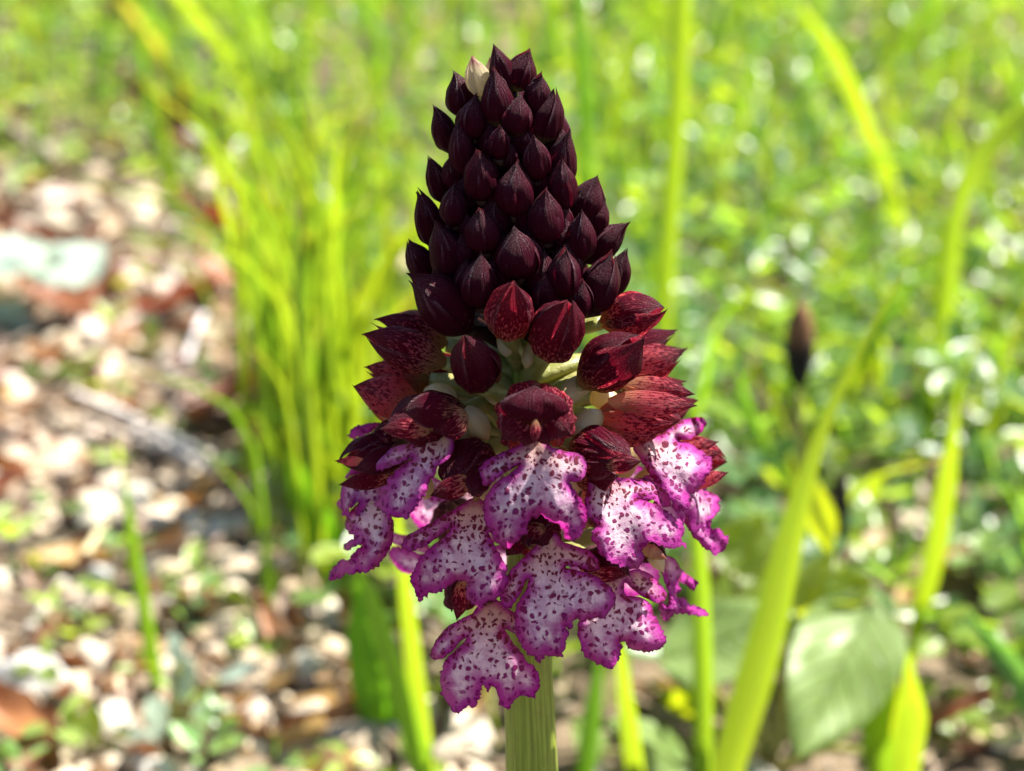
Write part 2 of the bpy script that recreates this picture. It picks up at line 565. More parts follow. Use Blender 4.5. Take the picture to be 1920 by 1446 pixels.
def sepal(name, base, tip, up, R, phi0, span, parent, ripe=1.0, opened=0.0, hook=0.0, layer=0.0, foot=0.0, seed=0.0, mat=None,
          rough=1.0, length=1.0, flat=1.0, pf=None):
    _prs = P_BUD if pf is None else pf
    a = tip - base
    L = np.linalg.norm(a) * length
    a = unit(a)
    e2 = unit(up - a * (up @ a))
    e1 = np.cross(a, e2)
    vs, pl, al, sd = [], [], [], []
    out = math.cos(phi0) * e1 + math.sin(phi0) * e2
    for i, t in enumerate(_ts):
        half = span * (1 - (0.45 if pf is None else 0.72) * t ** 5) * min(1, 0.55 + t * 3)
        for s in np.linspace(-1, 1, NS):
            ph = phi0 + s * half
            r = R * _prs[i]
            wr = nz(s * 1.7 + seed, t * 2.2, seed * 3.1) * 0.09 + nz(s * 4.5 + seed, t * 3.0, 5 + seed) * 0.05
            wr += 0.018 * math.cos(s * 13 + seed)
            r *= 1 + layer + rough * wr * (0.4 + t) + 0.07 * max(0, 1 - abs(s) * 3) * math.sin(math.pi * t)
            r += R * 0.05 * (abs(s) ** 6) * (1 - t)
            x, y = math.cos(ph), math.sin(ph)
            q = base + a * (L * t) + r * (x * e1 + y * e2 * flat)
            q = q + out * (opened * L * t * t) + e2 * (hook * L * t ** 6) + e1 * (0.03 * L * nz(seed, t * 1.5, 8))
            vs.append(q)
            pl.append((s * half * R * 1000 + seed * 7.3, t * L * 1000 + seed * 3.7))
            al.append(t)
            sd.append(abs(s))
    n = len(vs)
    return mesh_obj(name, vs, SEPAL_F, mat or M_SEPAL, parent, base,
                    {'ripe': np.full(n, ripe), 'along': al, 'side': sd, 'foot': np.full(n, foot)}, np.array(pl))


def ovary(base, parent, r_px, start_py, ax_d=0.0, mat=None, arch=0.35, r0=None):
    st = P(axis_x(start_py) + (6 if project(base)[0] > AX else -6), start_py, ax_d)
    mid = (st + base) / 2
    L = np.linalg.norm(base - st)
    c = mid + UP * L * arch * 0.55
    pts = spline([st, (st * .55 + c * .45) * 1.0, c * 0.75 + base * 0.25, base], 14)
    k = np.linspace(0, 1, 14)
    rr = r_px / PXMM / 1000 * (0.55 + 0.55 * np.sin(np.pi * (0.12 + 0.78 * k)))
    v, f = tube_data(pts, rr, 18, 0.14, 3, 3.4)
    return mesh_obj('ovary', v, f, mat or M_OVARY, parent)


SEED = [0.0]


def nseed():
    SEED[0] += 1.37
    return SEED[0]


def bud(tip, base, wpx, ripe=1.0, d=None, dt=None, foot=0.0, opened=0.0, hook=0.0, label=None, ov=True, phi=None, back=False, start=None, ov_r=13, pf=None, rough=1.0):
    """tip/base in photo pixels; wpx its width; d, dt depths of base and tip in mm in front of the axis"""
    cx, cy = (tip[0] + base[0]) / 2, (tip[1] + base[1]) / 2
    Lmm = math.hypot(tip[0] - base[0], tip[1] - base[1]) / PXMM
    if d is None:
        dc = front_d(cx, cy, wpx)
        d, dt = dc - 0.12 * Lmm, dc + 0.16 * Lmm
    if back:
        d, dt = -d, -dt
    B, T = P(base[0], base[1], d), P(tip[0], tip[1], dt)
    o = empty('bud', B, orchid)
    if label:
        o['label'] = label
    R = wpx / 2 / PXMM / 1000 * 0.97
    s0 = nseed()
    centre = P(axis_x(cy), cy + 40)
    up = unit((B + T) / 2 - centre)          # away from the axis
    ph = phi if phi is not None else random.choice([-1, 1]) * math.pi / 2 + random.uniform(-0.5, 0.5)
    for k in range(3):
        sepal('sepal', B, T, up, R, ph + k * 2 * math.pi / 3, math.radians(79), o, ripe + random.uniform(-.05, .05),
              opened, hook + random.uniform(-.03, .03), 0.03 * (k - 1), foot, s0 + k * 0.41, length=(1.0, 0.965, 0.94)[k] if pf is None else (1.0, .97, .95)[k], pf=pf, rough=rough)
    if ov:
        ovary(B, o, ov_r, start if start else min(base[1] + 45, 1300), 0, M_OVARY if (ripe < 0.8 or foot > .3) else M_OVARY_DARK, 0.15)
    return o


# --- closed buds: tip, base, width (photo pixels), ripeness, foot
BUDS = [
    ((929, 88), (957, 168), 47, .98, .3), ((994, 92), (964, 165), 54, .9, 1.0), ((927, 128), (939, 232), 60, 1.0, .4),
    ((855, 128), (870, 214), 52, 1.0, .2), ((1013, 128), (1006, 214), 52, 1.0, .1), ((1042, 167), (1012, 262), 58, .98, .6),
    ((982, 170), (966, 250), 56, 1.05, .2), ((889, 174), (884, 256), 54, 1.08, .1), ((827, 197), (842, 280), 44, 1.1, 0),
    ((941, 229), (935, 294), 40, 1.1, 0), ((852, 228), (872, 322), 50, 1.15, 0), ((993, 246), (1010, 332), 54, 1.08, 0),
    ((1068, 241), (1052, 345), 62, 1.05, 0), ((968, 308), (966, 398), 64, 1.15, 0), ((902, 268), (902, 368), 66, 1.2, 0),
    ((818, 288), (832, 374), 44, 1.15, 0), ((1047, 293), (1058, 388), 54, 1.05, 0), ((1117, 327), (1085, 412), 62, 1.0, 0),
    ((1018, 350), (1027, 448), 60, 1.12, 0), ((851, 338), (850, 418), 50, 1.18, 0), ((798, 351), (816, 458), 54, 1.1, 0),
    ((911, 384), (910, 468), 64, 1.2, 0), ((1092, 394), (1087, 484), 58, 1.02, 0), ((1138, 372), (1116, 436), 46, .95, 0),
    ((1173, 420), (1104, 486), 60, .9, 0), ((962, 426), (976, 514), 74, 1.14, 0), ((1062, 455), (1054, 552), 64, 1.1, 0),
    ((826, 414), (842, 516), 66, 1.2, 0), ((894, 474), (900, 570), 68, 1.02, 0), ((756, 452), (806, 516), 52, 1.1, 0),
    ((1160, 470), (1108, 576), 72, .95, 0), ((1175, 468), (1146, 552), 48, .95, 0), ((757, 503), (872, 612), 92, .88, 0),
]
cream = bud((884, 103), (905, 180), 48, -1.0, foot=0, label='cream white bud with a faint purple tip at the top of the spike', start=250)
bud((918, 104), (925, 175), 34, -1.0, d=0, dt=1, start=250)
for tip, base, wd, rp, ft in BUDS:
    k = random.uniform(.96, 1.14)
    bud((tip[0] + random.gauss(0, 4), tip[1] + random.gauss(0, 4)), (base[0] + (base[0] - tip[0]) * .08, base[1] + (base[1] - tip[1]) * .08), wd * k, rp, foot=ft, hook=random.uniform(-.10, .14), rough=1.7)
# smaller buds packed in behind them
for i, (tip, base, wd, rp, ft) in enumerate(BUDS):
    if not 200 < base[1] < 560:
        continue
    for sg in (-1, 1):
        x = base[0] + sg * wd * .52 + random.gauss(0, 4)
        y = base[1] + random.gauss(0, 5)
        if abs(x - axis_x(y)) > half_w(y) * .72:
            continue
        fd = front_d(x, y, wd)
        bud((x + random.gauss(0, 5), y - wd * .62), (x, y + wd * .62), wd * random.uniform(.72, .95), rp + .05, fd - 3.6, fd - 1.4, hook=random.uniform(-.1, .1), rough=1.7)
# the far side of the spike
for i, (tip, base, wd, rp, ft) in enumerate(BUDS):
    if i in (0, 3):
        continue
    ax = axis_x(base[1])
    j = 18 if i % 2 else -14
    tx = 2 * axis_x(tip[1]) - tip[0]
    bx = 2 * ax - base[0]
    k = 0.80
    bud((axis_x(tip[1]) + (tx - axis_x(tip[1])) * k, tip[1] + 22 + j), (ax + (bx - ax) * k, base[1] + 22 + j), wd, rp, foot=ft, back=True)

# --- swelling buds lower down: tip, base, width, d base, d tip, ripeness, openness
BIG = [
    ((965, 520), (952, 632), 92, 11, 20, .62, .0, 1.2), ((1066, 556), (1030, 664), 104, 11, 21, .68, .0, .6),
    ((1252, 574), (1128, 606), 88, 5, 8, .66, .02, None), ((698, 592), (838, 648), 64, 1, 1, .62, .02, None),
    ((679, 622), (834, 682), 84, 6, 8, .62, .01, None), ((874, 622), (902, 728), 92, 13, 21, .76, .0, .6),
    ((1208, 626), (1092, 722), 106, 9, 15, .70, .01, None), ((1282, 662), (1160, 700), 70, -2, -1, .50, .03, None),
    ((682, 690), (806, 712), 58, -2, -3, .50, .03, None), ((662, 718), (790, 766), 84, 3, 2, .47, .01, None),
]
for tip, base, wd, d, dt, rp, op, ph in BIG:
    bud(tip, base, wd * .95, rp - .04, d, dt, foot=.5, opened=op, hook=.03, start=base[1] + 60, ov_r=17, phi=ph, pf=P_ALMOND if op > 0 else None, rough=1.8)
for tip, base, wd, d, dt, rp, op, ph in BIG:
    tx, bx = 2 * AX - tip[0], 2 * AX - base[0]
    bud((tx, tip[1] + 30), (bx, base[1] + 30), wd, rp, d * 0.8 + 4, dt * 0.8 + 6, foot=.5, opened=op, back=True, start=base[1] + 70, ov_r=17)

# --- lips
HALF = [(0.18, -0.02), (0.22, 0.06), (0.30, 0.125), (0.41, 0.155),
        # arm
        (0.58, 0.17), (0.80, 0.18), (1.0, 0.25), (1.15, 0.38), (1.20, 0.49), (1.09, 0.55), (0.91, 0.53), (0.74, 0.46), (0.57, 0.375),
        (0.44, 0.325),
        # skirt
        (0.54, 0.39), (0.74, 0.46), (0.89, 0.555), (0.98, 0.66), (0.98, 0.78), (0.93, 0.90), (0.80, 0.98), (0.62, 1.04), (0.44, 1.005),
        (0.26, 0.985), (0.20, 0.91), (0.15, 0.80), (0.09, 0.765), (0.045, 0.83), (0.0, 0.855)]
ARM = range(4, 13)


def lip_outline(arm_l, arm_r, notch, seed, arm_len=(1, 1), neck=1.0):
    sides = []
    for sgn, rot, al in ((1, arm_r, arm_len[1]), (-1, arm_l, arm_len[0])):
        pts = []
        for i, (u, v_) in enumerate(HALF):
            if i in ARM:
                rot_ = rot + 0.05
                du, dv = (u - 0.40) * al, (v_ - 0.24) * al
                c, s = math.cos(rot_), math.sin(rot_)
                u, v_ = 0.40 + du * c + dv * s, 0.24 - du * s + dv * c
            if i < 4:
                u = u + (0.47 - u) * (neck - 1)
            if i >= 24:
                v_ = v_ + (1 - v_) * (1 - notch)
            u *= 1 + 0.07 * nz(seed + i * .3, sgn)
            v_ *= 1 + 0.05 * nz(seed + i * .3, sgn, 4)
            pts.append((sgn * u, v_))
        sides.append(pts)
    loop = sides[0] + sides[1][::-1][1:]
    sp = spline(loop + [loop[0]], 380)[:-1]
    # ragged fringe
    c = np.roll(sp, -1, 0) - np.roll(sp, 1, 0)
    nrm = np.stack([c[:, 1], -c[:, 0]], 1) / (np.linalg.norm(c, axis=1)[:, None] + 1e-9)
    for i in range(len(sp)):
        u, v_ = sp[i]
        amt = min(1, max(0, (v_ - 0.40) / 0.3)) * (1 if abs(u) > 0.12 else 0.2)
        k = 0.5 * nz(i * 0.16 + seed * 5, seed) + 0.35 * nz(i * 0.37 + seed * 3, 7) + 0.25 * nz(i * 0.9, seed)
        sp[i] = sp[i] + nrm[i] * (0.085 * k * (0.3 + 0.7 * amt))
    return sp


def lip(B, T, L, Rr, parent, arm=(0, 0), notch=1.0, seed=0.0, bulge=0.10, curl=0.06, wave=0.05, back_curl=0.14, arm_len=(1, 1), neck=1.0):
    ol = lip_outline(arm[0], arm[1], notch, seed, arm_len, neck)
    inner = []
    st = 0.036
    for v_ in np.arange(-0.02, 1.12, st):
        for u in np.arange(-1.3, 1.3, st):
            inner.append((u + random.uniform(-.3, .3) * st, v_ + random.uniform(-.3, .3) * st))
    inner = np.array(inner)
    # points inside, not too near the outline
    x, y = inner[:, 0], inner[:, 1]
    ins = np.zeros(len(inner), bool)
    a, b2 = ol, np.roll(ol, -1, 0)
    for (x1, y1), (x2, y2) in zip(a, b2):
        c = ((y1 > y) != (y2 > y))
        if c.any():
            with np.errstate(divide='ignore', invalid='ignore'):
                ins ^= c & (x < (x2 - x1) * (y - y1) / (y2 - y1) + x1)
    inner = inner[ins]
    dd = np.linalg.norm(inner[:, None] - ol[None], axis=2).min(1)
    inner = inner[dd > st * 0.5]
    allp = np.vstack([ol, inner])
    no = len(ol)
    res = delaunay_2d_cdt([Vector(q) for q in allp], [(i, (i + 1) % no) for i in range(no)], [], 0, 1e-6)
    vv = np.array([(q.x, q.y) for q in res[0]])
    tri = [t for t in res[2]]
    cen = np.array([vv[list(t)].mean(0) for t in tri])
    ins = np.zeros(len(cen), bool)
    x, y = cen[:, 0], cen[:, 1]
    for (x1, y1), (x2, y2) in zip(a, b2):
        c = ((y1 > y) != (y2 > y))
        if c.any():
            with np.errstate(divide='ignore', invalid='ignore'):
                ins ^= c & (x < (x2 - x1) * (y - y1) / (y2 - y1) + x1)
    tri = [t for t, k in zip(tri, ins) if k]
    used = sorted({i for t in tri for i in t})
    mp = {k: i for i, k in enumerate(used)}
    vv = vv[used]
    tri = [tuple(mp[i] for i in t) for t in tri]
    Vv = T - B
    mid = B + Vv * 0.65
    WR, WL = Rr - mid, L - mid
    scale_u = (np.linalg.norm(WR) + np.linalg.norm(WL)) / 2
    scale_v = np.linalg.norm(Vv)
    N = unit(np.cross(WR - WL, -Vv))
    if N @ VIEW > 0 and abs(N @ VIEW) > 0.15:
        N = -N
    mm = vv * np.array([scale_u, scale_v]) * 1000
    omm = ol * np.array([scale_u, scale_v]) * 1000
    edge = np.linalg.norm(mm[:, None] - omm[None], axis=2).min(1)
    pos = []
    for (u, v_), e in zip(vv, edge):
        q = B + Vv * v_ + (WR * u if u > 0 else WL * (-u))
        h = bulge * math.sin(math.pi * min(max(v_, 0), 1)) * scale_v
        h -= back_curl * u * u * scale_u
        h += wave * scale_v * (nz(u * 1.6 + seed, v_ * 2.0, seed * 2) + 0.5 * nz(u * 4 + seed, v_ * 4, 3))
        k = max(0, 1 - e / 1.8)
        h += curl * scale_u * k * k * (1.6 * nz(u * 1.8 + seed * 2, v_ * 1.8, 12) - 0.15)
        h += 0.012 * scale_u * nz(u * 14, v_ * 14, seed)
        # channel down the middle
        h -= 0.05 * scale_u * math.exp(-(u / 0.10) ** 2) * (1 - v_)
        pos.append(q + N * h)
    return mesh_obj('lip', pos, tri, M_LIP, parent, B, {'rim': edge, 'along': vv[:, 1]}, mm + np.array([[seed * 13.7, seed * 5.1]]))


def inside(pts, poly):
    x, y = pts[:, 0], pts[:, 1]
    ins = np.zeros(len(pts), bool)
    for (x1, y1), (x2, y2) in zip(poly, np.roll(poly, -1, 0)):
        c = ((y1 > y) != (y2 > y))
        if c.any():
            with np.errstate(divide='ignore', invalid='ignore'):
                ins ^= c & (x < (x2 - x1) * (y - y1) / (y2 - y1) + x1)
    return ins


def shaped_lip(poly, bx, tx, half, d0, d1, parent, side=0.0, bulge=2.0, back=2.2, wave=1.1, curl=2.1, seed=0.0, fringe=8.5):
    """a lip from its own outline (photo pixels at its own depth): bx base, tx tip, half its half width; d0..d1 depth, side the sideways slope (mm)"""
    p = np.asarray(poly, float)
    den = []
    for a, b in zip(p, np.roll(p, -1, 0)):
        k = max(1, int(np.linalg.norm(b - a) / 3.0))
        for i in range(k):
            den.append(a + (b - a) * i / k)
    ol = np.array(den)
    for _ in range(2):
        ol = (np.roll(ol, 1, 0) + 2 * ol + np.roll(ol, -1, 0)) / 4
    B2, T2 = np.array(bx, float), np.array(tx, float)
    ax = T2 - B2
    ln = np.linalg.norm(ax)
    ax = ax / ln
    pr = np.array([-ax[1], ax[0]])
    if pr[0] < 0:
        pr = -pr
    tang = np.roll(ol, -1, 0) - np.roll(ol, 1, 0)
    nr = np.stack([tang[:, 1], -tang[:, 0]], 1) / (np.linalg.norm(tang, axis=1)[:, None] + 1e-9)
    for i in range(len(ol)):
        v_ = (ol[i] - B2) @ ax / ln
        amt = 0.25 + 0.75 * min(1, max(0, (v_ - .35) / .3))
        k = .6 * nz(i * .22 + seed * 5, seed) + .6 * nz(i * .55 + seed * 3, 7) + .3 * nz(i * 1.1, seed)
        ol[i] = ol[i] + nr[i] * fringe * k * amt
    lo, hi = ol.min(0), ol.max(0)
    st = 4.6
    gx_, gy_ = np.meshgrid(np.arange(lo[0], hi[0], st), np.arange(lo[1], hi[1], st))
    inner = np.stack([gx_.ravel(), gy_.ravel()], 1)
    inner = inner + np.random.default_rng(int(seed * 10)).uniform(-.3, .3, inner.shape) * st
    inner = inner[inside(inner, ol)]
    dd = np.linalg.norm(inner[:, None] - ol[None], axis=2).min(1)
    inner = inner[dd > st * .5]
    allp = np.vstack([ol, inner])
    no = len(ol)
    res = delaunay_2d_cdt([Vector(q) for q in allp], [(i, (i + 1) % no) for i in range(no)], [], 0, 1e-5)
    vv = np.array([(q.x, q.y) for q in res[0]])
    tri = [tuple(t) for t in res[2]]
    ok = inside(np.array([vv[list(t)].mean(0) for t in tri]), ol)
    tri = [t[::-1] for t, k in zip(tri, ok) if k]
    used = sorted({i for t in tri for i in t})
    mp = {k: i for i, k in enumerate(used)}
    vv = vv[used]
    tri = [tuple(mp[i] for i in t) for t in tri]
    edge = np.linalg.norm(vv[:, None] - ol[None], axis=2).min(1) / PXMM
    V_ = (vv - B2) @ ax / ln
    U_ = (vv - B2) @ pr / half
    pos = []
    for (x, y), u, v_, e in zip(vv, U_, V_, edge):
        d = d0 + (d1 - d0) * v_ + side * u
        d += bulge * math.sin(math.pi * min(max(v_, 0), 1)) - back * u * u
        d += wave * (nz(u * 1.6 + seed, v_ * 2.0, seed * 2) + .6 * nz(u * 3.6 + seed, v_ * 3.6, 3)) * (0.4 + abs(u))
        d += 0.7 * math.exp(-((abs(u) - .45) / .22) ** 2) * min(1, max(0, (v_ - .4) / .2))      # each half of the skirt is a shallow cushion
        k = max(0, 1 - e / 1.5)
        d += curl * k * k * (1.7 * nz(u * 2 + seed * 2, v_ * 2, 12) - .35)
        d += .10 * nz(u * 14, v_ * 14, seed) - .5 * math.exp(-(u / .09) ** 2) * max(0, 1 - v_)
        pos.append(P(x, y, d))
    mm = np.stack([(vv - B2) @ pr, (vv - B2) @ ax], 1) / PXMM + np.array([[seed * 13.7, seed * 5.1]])
    return mesh_obj('lip', pos, tri, M_LIP, parent, P(bx[0], bx[1], d0), {'rim': edge, 'along': V_}, mm)


def z5(*c):
    return [(x / 3.2426 + 740, y / 3.2426 + 1000) for x, y in c]


OUT = dict(
    front=[(952, 844), (930, 853), (909, 865), (896, 880), (899, 899), (907, 912), (921, 908), (935, 895), (954, 883), (973, 872), (966, 881), (949, 893),
           (933, 903), (919, 914), (909, 932), (905, 950), (905, 972), (912, 988), (922, 1000), (929, 1018), (942, 1026), (955, 1028), (964, 1018), (976, 1009),
           (988, 998), (993, 981), (996, 964), (1006, 974), (1013, 963), (1025, 974), (1041, 983), (1053, 991), (1061, 1008), (1069, 1017), (1083, 1009),
           (1095, 993), (1101, 972), (1098, 950), (1088, 934), (1079, 918), (1066, 904), (1083, 905), (1097, 894), (1101, 876), (1097, 859), (1081, 849),
           (1055, 845), (1034, 838), (1022, 815), (985, 815), (972, 836)],
    lower=z5((880, 0), (845, 90), (760, 170), (700, 230), (660, 310), (640, 380), (645, 430), (680, 462), (720, 450), (745, 400), (768, 362), (790, 310),
             (818, 268), (805, 330), (775, 380), (737, 430), (722, 500), (730, 580), (760, 660), (800, 735), (850, 755), (885, 792), (920, 740), (960, 762),
             (1022, 752), (1040, 690), (1048, 625), (1036, 566), (1076, 582), (1084, 530), (1100, 512), (1140, 535), (1200, 512), (1280, 522), (1302, 480),
             (1347, 430), (1350, 380), (1310, 320), (1240, 270), (1180, 240), (1110, 224), (1034, 212), (1034, 196), (1120, 206), (1200, 232), (1250, 228),
             (1240, 160), (1180, 100), (1080, 70), (1020, 50), (985, 0)),
    lowest=z5((520, 420), (470, 490), (400, 520), (330, 560), (270, 620), (235, 680), (205, 750), (245, 768), (300, 762), (355, 712), (400, 655), (442, 630),
              (425, 662), (375, 705), (318, 757), (285, 820), (276, 900), (288, 985), (325, 1030), (345, 1082), (390, 1094), (440, 1052), (500, 1064), (520, 1000),
              (530, 940), (545, 912), (556, 965), (568, 980), (582, 945), (600, 928), (620, 970), (640, 1040), (685, 1088), (715, 1022), (760, 988), (850, 1000),
              (878, 940), (887, 880), (855, 810), (800, 770), (760, 710), (715, 660), (688, 615), (668, 580), (700, 596), (760, 630), (800, 600), (790, 540),
              (740, 490), (680, 450), (640, 410), (580, 400)),
    left_low=[(880, 936), (849, 957), (834, 964), (812, 978), (789, 990), (764, 1003), (751, 1018), (752, 1030), (769, 1035), (786, 1031), (805, 1019),
              (826, 1003), (846, 987), (836, 1006), (815, 1019), (796, 1035), (784, 1051), (774, 1071), (769, 1085), (774, 1099), (785, 1130), (799, 1117),
              (826, 1109), (845, 1100), (857, 1088), (866, 1094), (873, 1089), (873, 1118), (885, 1133), (900, 1142), (914, 1130), (934, 1122), (950, 1102),
              (952, 1064), (940, 1046), (927, 1022), (914, 996), (930, 1008), (946, 1020), (957, 1000), (952, 975), (932, 955), (908, 942), (895, 930)],
    right_face=[(1110, 880), (1135, 892), (1163, 896), (1187, 898), (1211, 896), (1239, 908), (1254, 929), (1259, 948), (1246, 951), (1222, 938), (1192, 934),
                (1222, 944), (1248, 955), (1269, 971), (1285, 990), (1279, 1008), (1288, 1027), (1260, 1027), (1239, 1023), (1221, 1016), (1206, 1024),
                (1206, 1044), (1202, 1063), (1181, 1068), (1160, 1063), (1138, 1050), (1123, 1038), (1112, 1014), (1108, 996), (1120, 985), (1108, 978),
                (1098, 962), (1096, 941), (1100, 920), (1104, 900)],
    right_low=z5((1215, 240), (1290, 262), (1340, 262), (1400, 230), (1480, 214), (1560, 250), (1620, 310), (1657, 370), (1640, 412), (1600, 427), (1560, 412),
                 (1500, 382), (1440, 335), (1398, 296), (1394, 345), (1402, 378), (1440, 384), (1512, 390), (1562, 440), (1582, 500), (1632, 580), (1662, 660),
                 (1610, 716), (1540, 726), (1470, 722), (1420, 702), (1380, 652), (1390, 692), (1370, 770), (1335, 832), (1270, 816), (1220, 802), (1160, 740),
                 (1135, 700), (1115, 640), (1110, 570), (1130, 500), (1120, 400), (1150, 300)),
    right_high=[(1188, 832), (1215, 816), (1239, 817), (1254, 803), (1272, 789), (1300, 782), (1318, 783), (1326, 792), (1316, 811), (1294, 825), (1270, 826),
                (1292, 831), (1318, 845), (1334, 861), (1336, 878), (1325, 895), (1319, 910), (1301, 924), (1290, 931), (1299, 945), (1286, 959), (1265, 956),
                (1257, 940), (1240, 912), (1220, 892), (1205, 871), (1197, 855), (1186, 845)],
    right_edge=[(1255, 905), (1285, 915), (1300, 928), (1315, 919), (1333, 922), (1351, 935), (1350, 951), (1340, 971), (1330, 979), (1333, 992), (1346, 990),
                (1367, 1008), (1363, 1029), (1342, 1041), (1321, 1030), (1303, 1009), (1284, 984), (1270, 960), (1258, 935)],
    right_tail=[(1225, 1030), (1248, 1040), (1264, 1046), (1279, 1068), (1300, 1083), (1311, 1095), (1304, 1109), (1290, 1103), (1272, 1085), (1273, 1095),
                (1276, 1106), (1267, 1117), (1285, 1122), (1301, 1138), (1321, 1139), (1325, 1154), (1303, 1152), (1272, 1149), (1248, 1164), (1236, 1146),
                (1235, 1130), (1252, 1136), (1254, 1122), (1250, 1099), (1240, 1075), (1226, 1055)],
    left_fold=[(824, 808), (799, 815), (769, 831), (739, 837), (710, 847), (692, 859), (687, 872), (695, 882), (716, 883), (740, 873), (762, 864), (776, 857),
               (752, 876), (731, 893), (716, 914), (710, 932), (701, 947), (717, 960), (739, 970), (759, 974), (773, 962), (785, 943), (800, 927), (805, 903),
               (817, 889), (819, 874), (829, 870), (845, 856), (852, 838), (850, 821), (838, 812)],
    left_tail=[(700, 920), (680, 905), (662, 912), (642, 931), (629, 944), (637, 955), (655, 954), (673, 940), (658, 957), (645, 980), (650, 994), (663, 1007),
               (645, 1023), (640, 1031), (650, 1037), (669, 1026), (681, 1019), (665, 1035), (651, 1051), (640, 1046), (627, 1062), (613, 1088), (633, 1089),
               (650, 1077), (662, 1081), (673, 1072), (688, 1075), (713, 1062), (728, 1040), (738, 1010), (738, 977), (730, 958), (717, 936)],
    left_high=[(760, 780), (735, 788), (710, 793), (676, 795), (657, 806), (651, 820), (667, 823), (688, 815), (710, 803), (735, 805), (755, 812), (775, 800)],
)


FL = {}


def flower(hood, lipspec=None, ripe=.75, opened=.03, open_lat=.06, ov_start=None, ov_r=15, seed=None, label=None, spur=True, up=None, petals=True, column=False, sl=None, **lk):
    """hood = (base px,py,d), (tip px,py,d), width px;  lipspec = base, tip, left, right as (px,py,d)"""
    hb, ht, hw = hood
    B, T = P(*hb), P(*ht)
    fl = empty('flower', B, orchid)
    if label:
        fl['label'] = label
    R = hw / 2 / PXMM / 1000
    s0 = seed if seed is not None else nseed()
    if lipspec:
        LB, LT, LL, LR = (P(*q) for q in lipspec)
        upv = unit(-(LT - LB)) if up is None else up
    else:
        upv = UP if up is None else up
    sepal('sepal', B, T, upv, R, math.pi / 2, math.radians(66), fl, ripe, opened, -0.04, 0.03, .2, s0, flat=0.95, rough=2.8, pf=P_HOOD)
    for sg in (-1, 1):
        sepal('sepal', B, T, upv, R, math.pi / 2 + sg * math.radians(98), math.radians(58), fl, ripe - .06, open_lat, 0.02, -0.01,
              .3, s0 + sg * .7, length=0.95, rough=2.8, pf=P_HOOD)
        if not petals:       # seen from the front: mottled petals close the hood over the column
            sepal('petal', B, B + (T - B) * 0.80, upv, R * 0.88, math.pi / 2 + sg * math.radians(128), math.radians(52), fl, ripe + .08,
                  -.05, 0, 0, 0, s0 + sg * 1.9, rough=2.0, pf=P_HOOD)
        else:
            sepal('petal', B, B + (T - B) * 0.92, upv, R * 0.86, math.pi / 2 + sg * math.radians(142), math.radians(40), fl, ripe - .1,
                  0.02, 0, 0, 0, s0 + sg * 1.9, M_PETAL)
    if lipspec:
        if sl:
            q = dict(sl)
            shaped_lip(OUT[q.pop('out')], q.pop('bx'), q.pop('tx'), q.pop('half'), q.pop('d0'), q.pop('d1'), fl, seed=s0, **q)
        else:
            lip(LB, LT, LL, LR, fl, seed=s0, **lk)
        # column between hood and lip
        if column:
            c0 = B * 0.35 + LB * 0.65
            c1 = LB * 0.6 + T * 0.4
            v, f = tube_data(spline([c0, (c0 + c1) / 2 + VIEW * -0.0006, c1], 8), np.array([10, 10, 9, 9, 9, 10, 8, 3]) / PXMM / 1000 * (hw / 120), 12)
            mesh_obj('column', v, f, M_COLUMN, fl)
        # neck that joins the lip to the hood
        v, f = tube_data(spline([B, B * .4 + LB * .6 + VIEW * 0.0015, LB + VIEW * 0.0008], 8), np.linspace(10, 6, 8) / PXMM / 1000, 12)
        mesh_obj('lip_base', v, f, M_PETAL, fl)
        if spur:
            q0 = B * .5 + LB * .5
            ax_p = P(axis_x(hb[1] + 60), hb[1] + 60, 0)
            q1 = q0 + unit(ax_p - q0) * 0.0030 - UP * 0.0022
            q2 = q1 + unit(ax_p - q0) * 0.0012 - UP * 0.0026
            v, f = tube_data(spline([q0, q1, q2], 9), np.array([12, 14, 16, 18, 19, 20, 19, 15, 6]) / PXMM / 1000, 12)
            mesh_obj('spur', v, f, M_SPUR, fl)
    ovary(B, fl, ov_r, ov_start or hb[1] + 70, 0, None, 0.45)
    FL[s0] = fl
    return fl


# front and side flowers
flower(((1003, 766, 11), (1003, 800, 27), 124), ((1000, 812, 24), (1003, 1036, 27), (908, 962, 24), (1098, 958, 24)), .58, .02, .16,
       arm=(.20, .30), notch=1.0, bulge=.05, curl=.12, seed=1.3, sl=dict(out='front', bx=(1003, 818), tx=(1003, 1028), half=98, d0=23, d1=26), arm_len=(.84, .84), neck=1.7, up=UP, petals=False, column=True,
       label='front flower with a dark hood above its wide pale spotted lip')
flower(((868, 770, 9), (722, 812, 19), 104), ((836, 822, 18), (738, 976, 23), (688, 900, 13), (832, 905, 25)), .68, .0, .03,
       arm=(.25, .1), notch=.8, bulge=.12, curl=.16, seed=2.9, sl=dict(out='left_fold', bx=(828, 815), tx=(735, 972), half=70, d0=17, d1=21, side=7), up=unit(UP + RIGHT * -.2 - VIEW * .5))
flower(((772, 836, 1), (634, 872, 4), 78), ((728, 900, 6), (648, 1098, 10), (632, 985, 0), (746, 985, 15)), .70, .04, .10,
       arm=(.1, -.2), notch=.7, bulge=.06, curl=.2, wave=.09, seed=4.4, sl=dict(out='left_tail', bx=(708, 918), tx=(665, 1085), half=50, d0=6, d1=9, side=6, wave=1.8, curl=2.2))
flower(((912, 846, 12), (836, 912, 21), 98), ((892, 938, 18), (858, 1150, 23), (778, 1072, 17), (948, 1062, 24)), .70, .0, .02,
       arm=(-.02, -.3), notch=.9, bulge=.09, curl=.10, seed=5.2, sl=dict(out='left_low', bx=(888, 936), tx=(858, 1142), half=92, d0=17, d1=21, side=2.5))
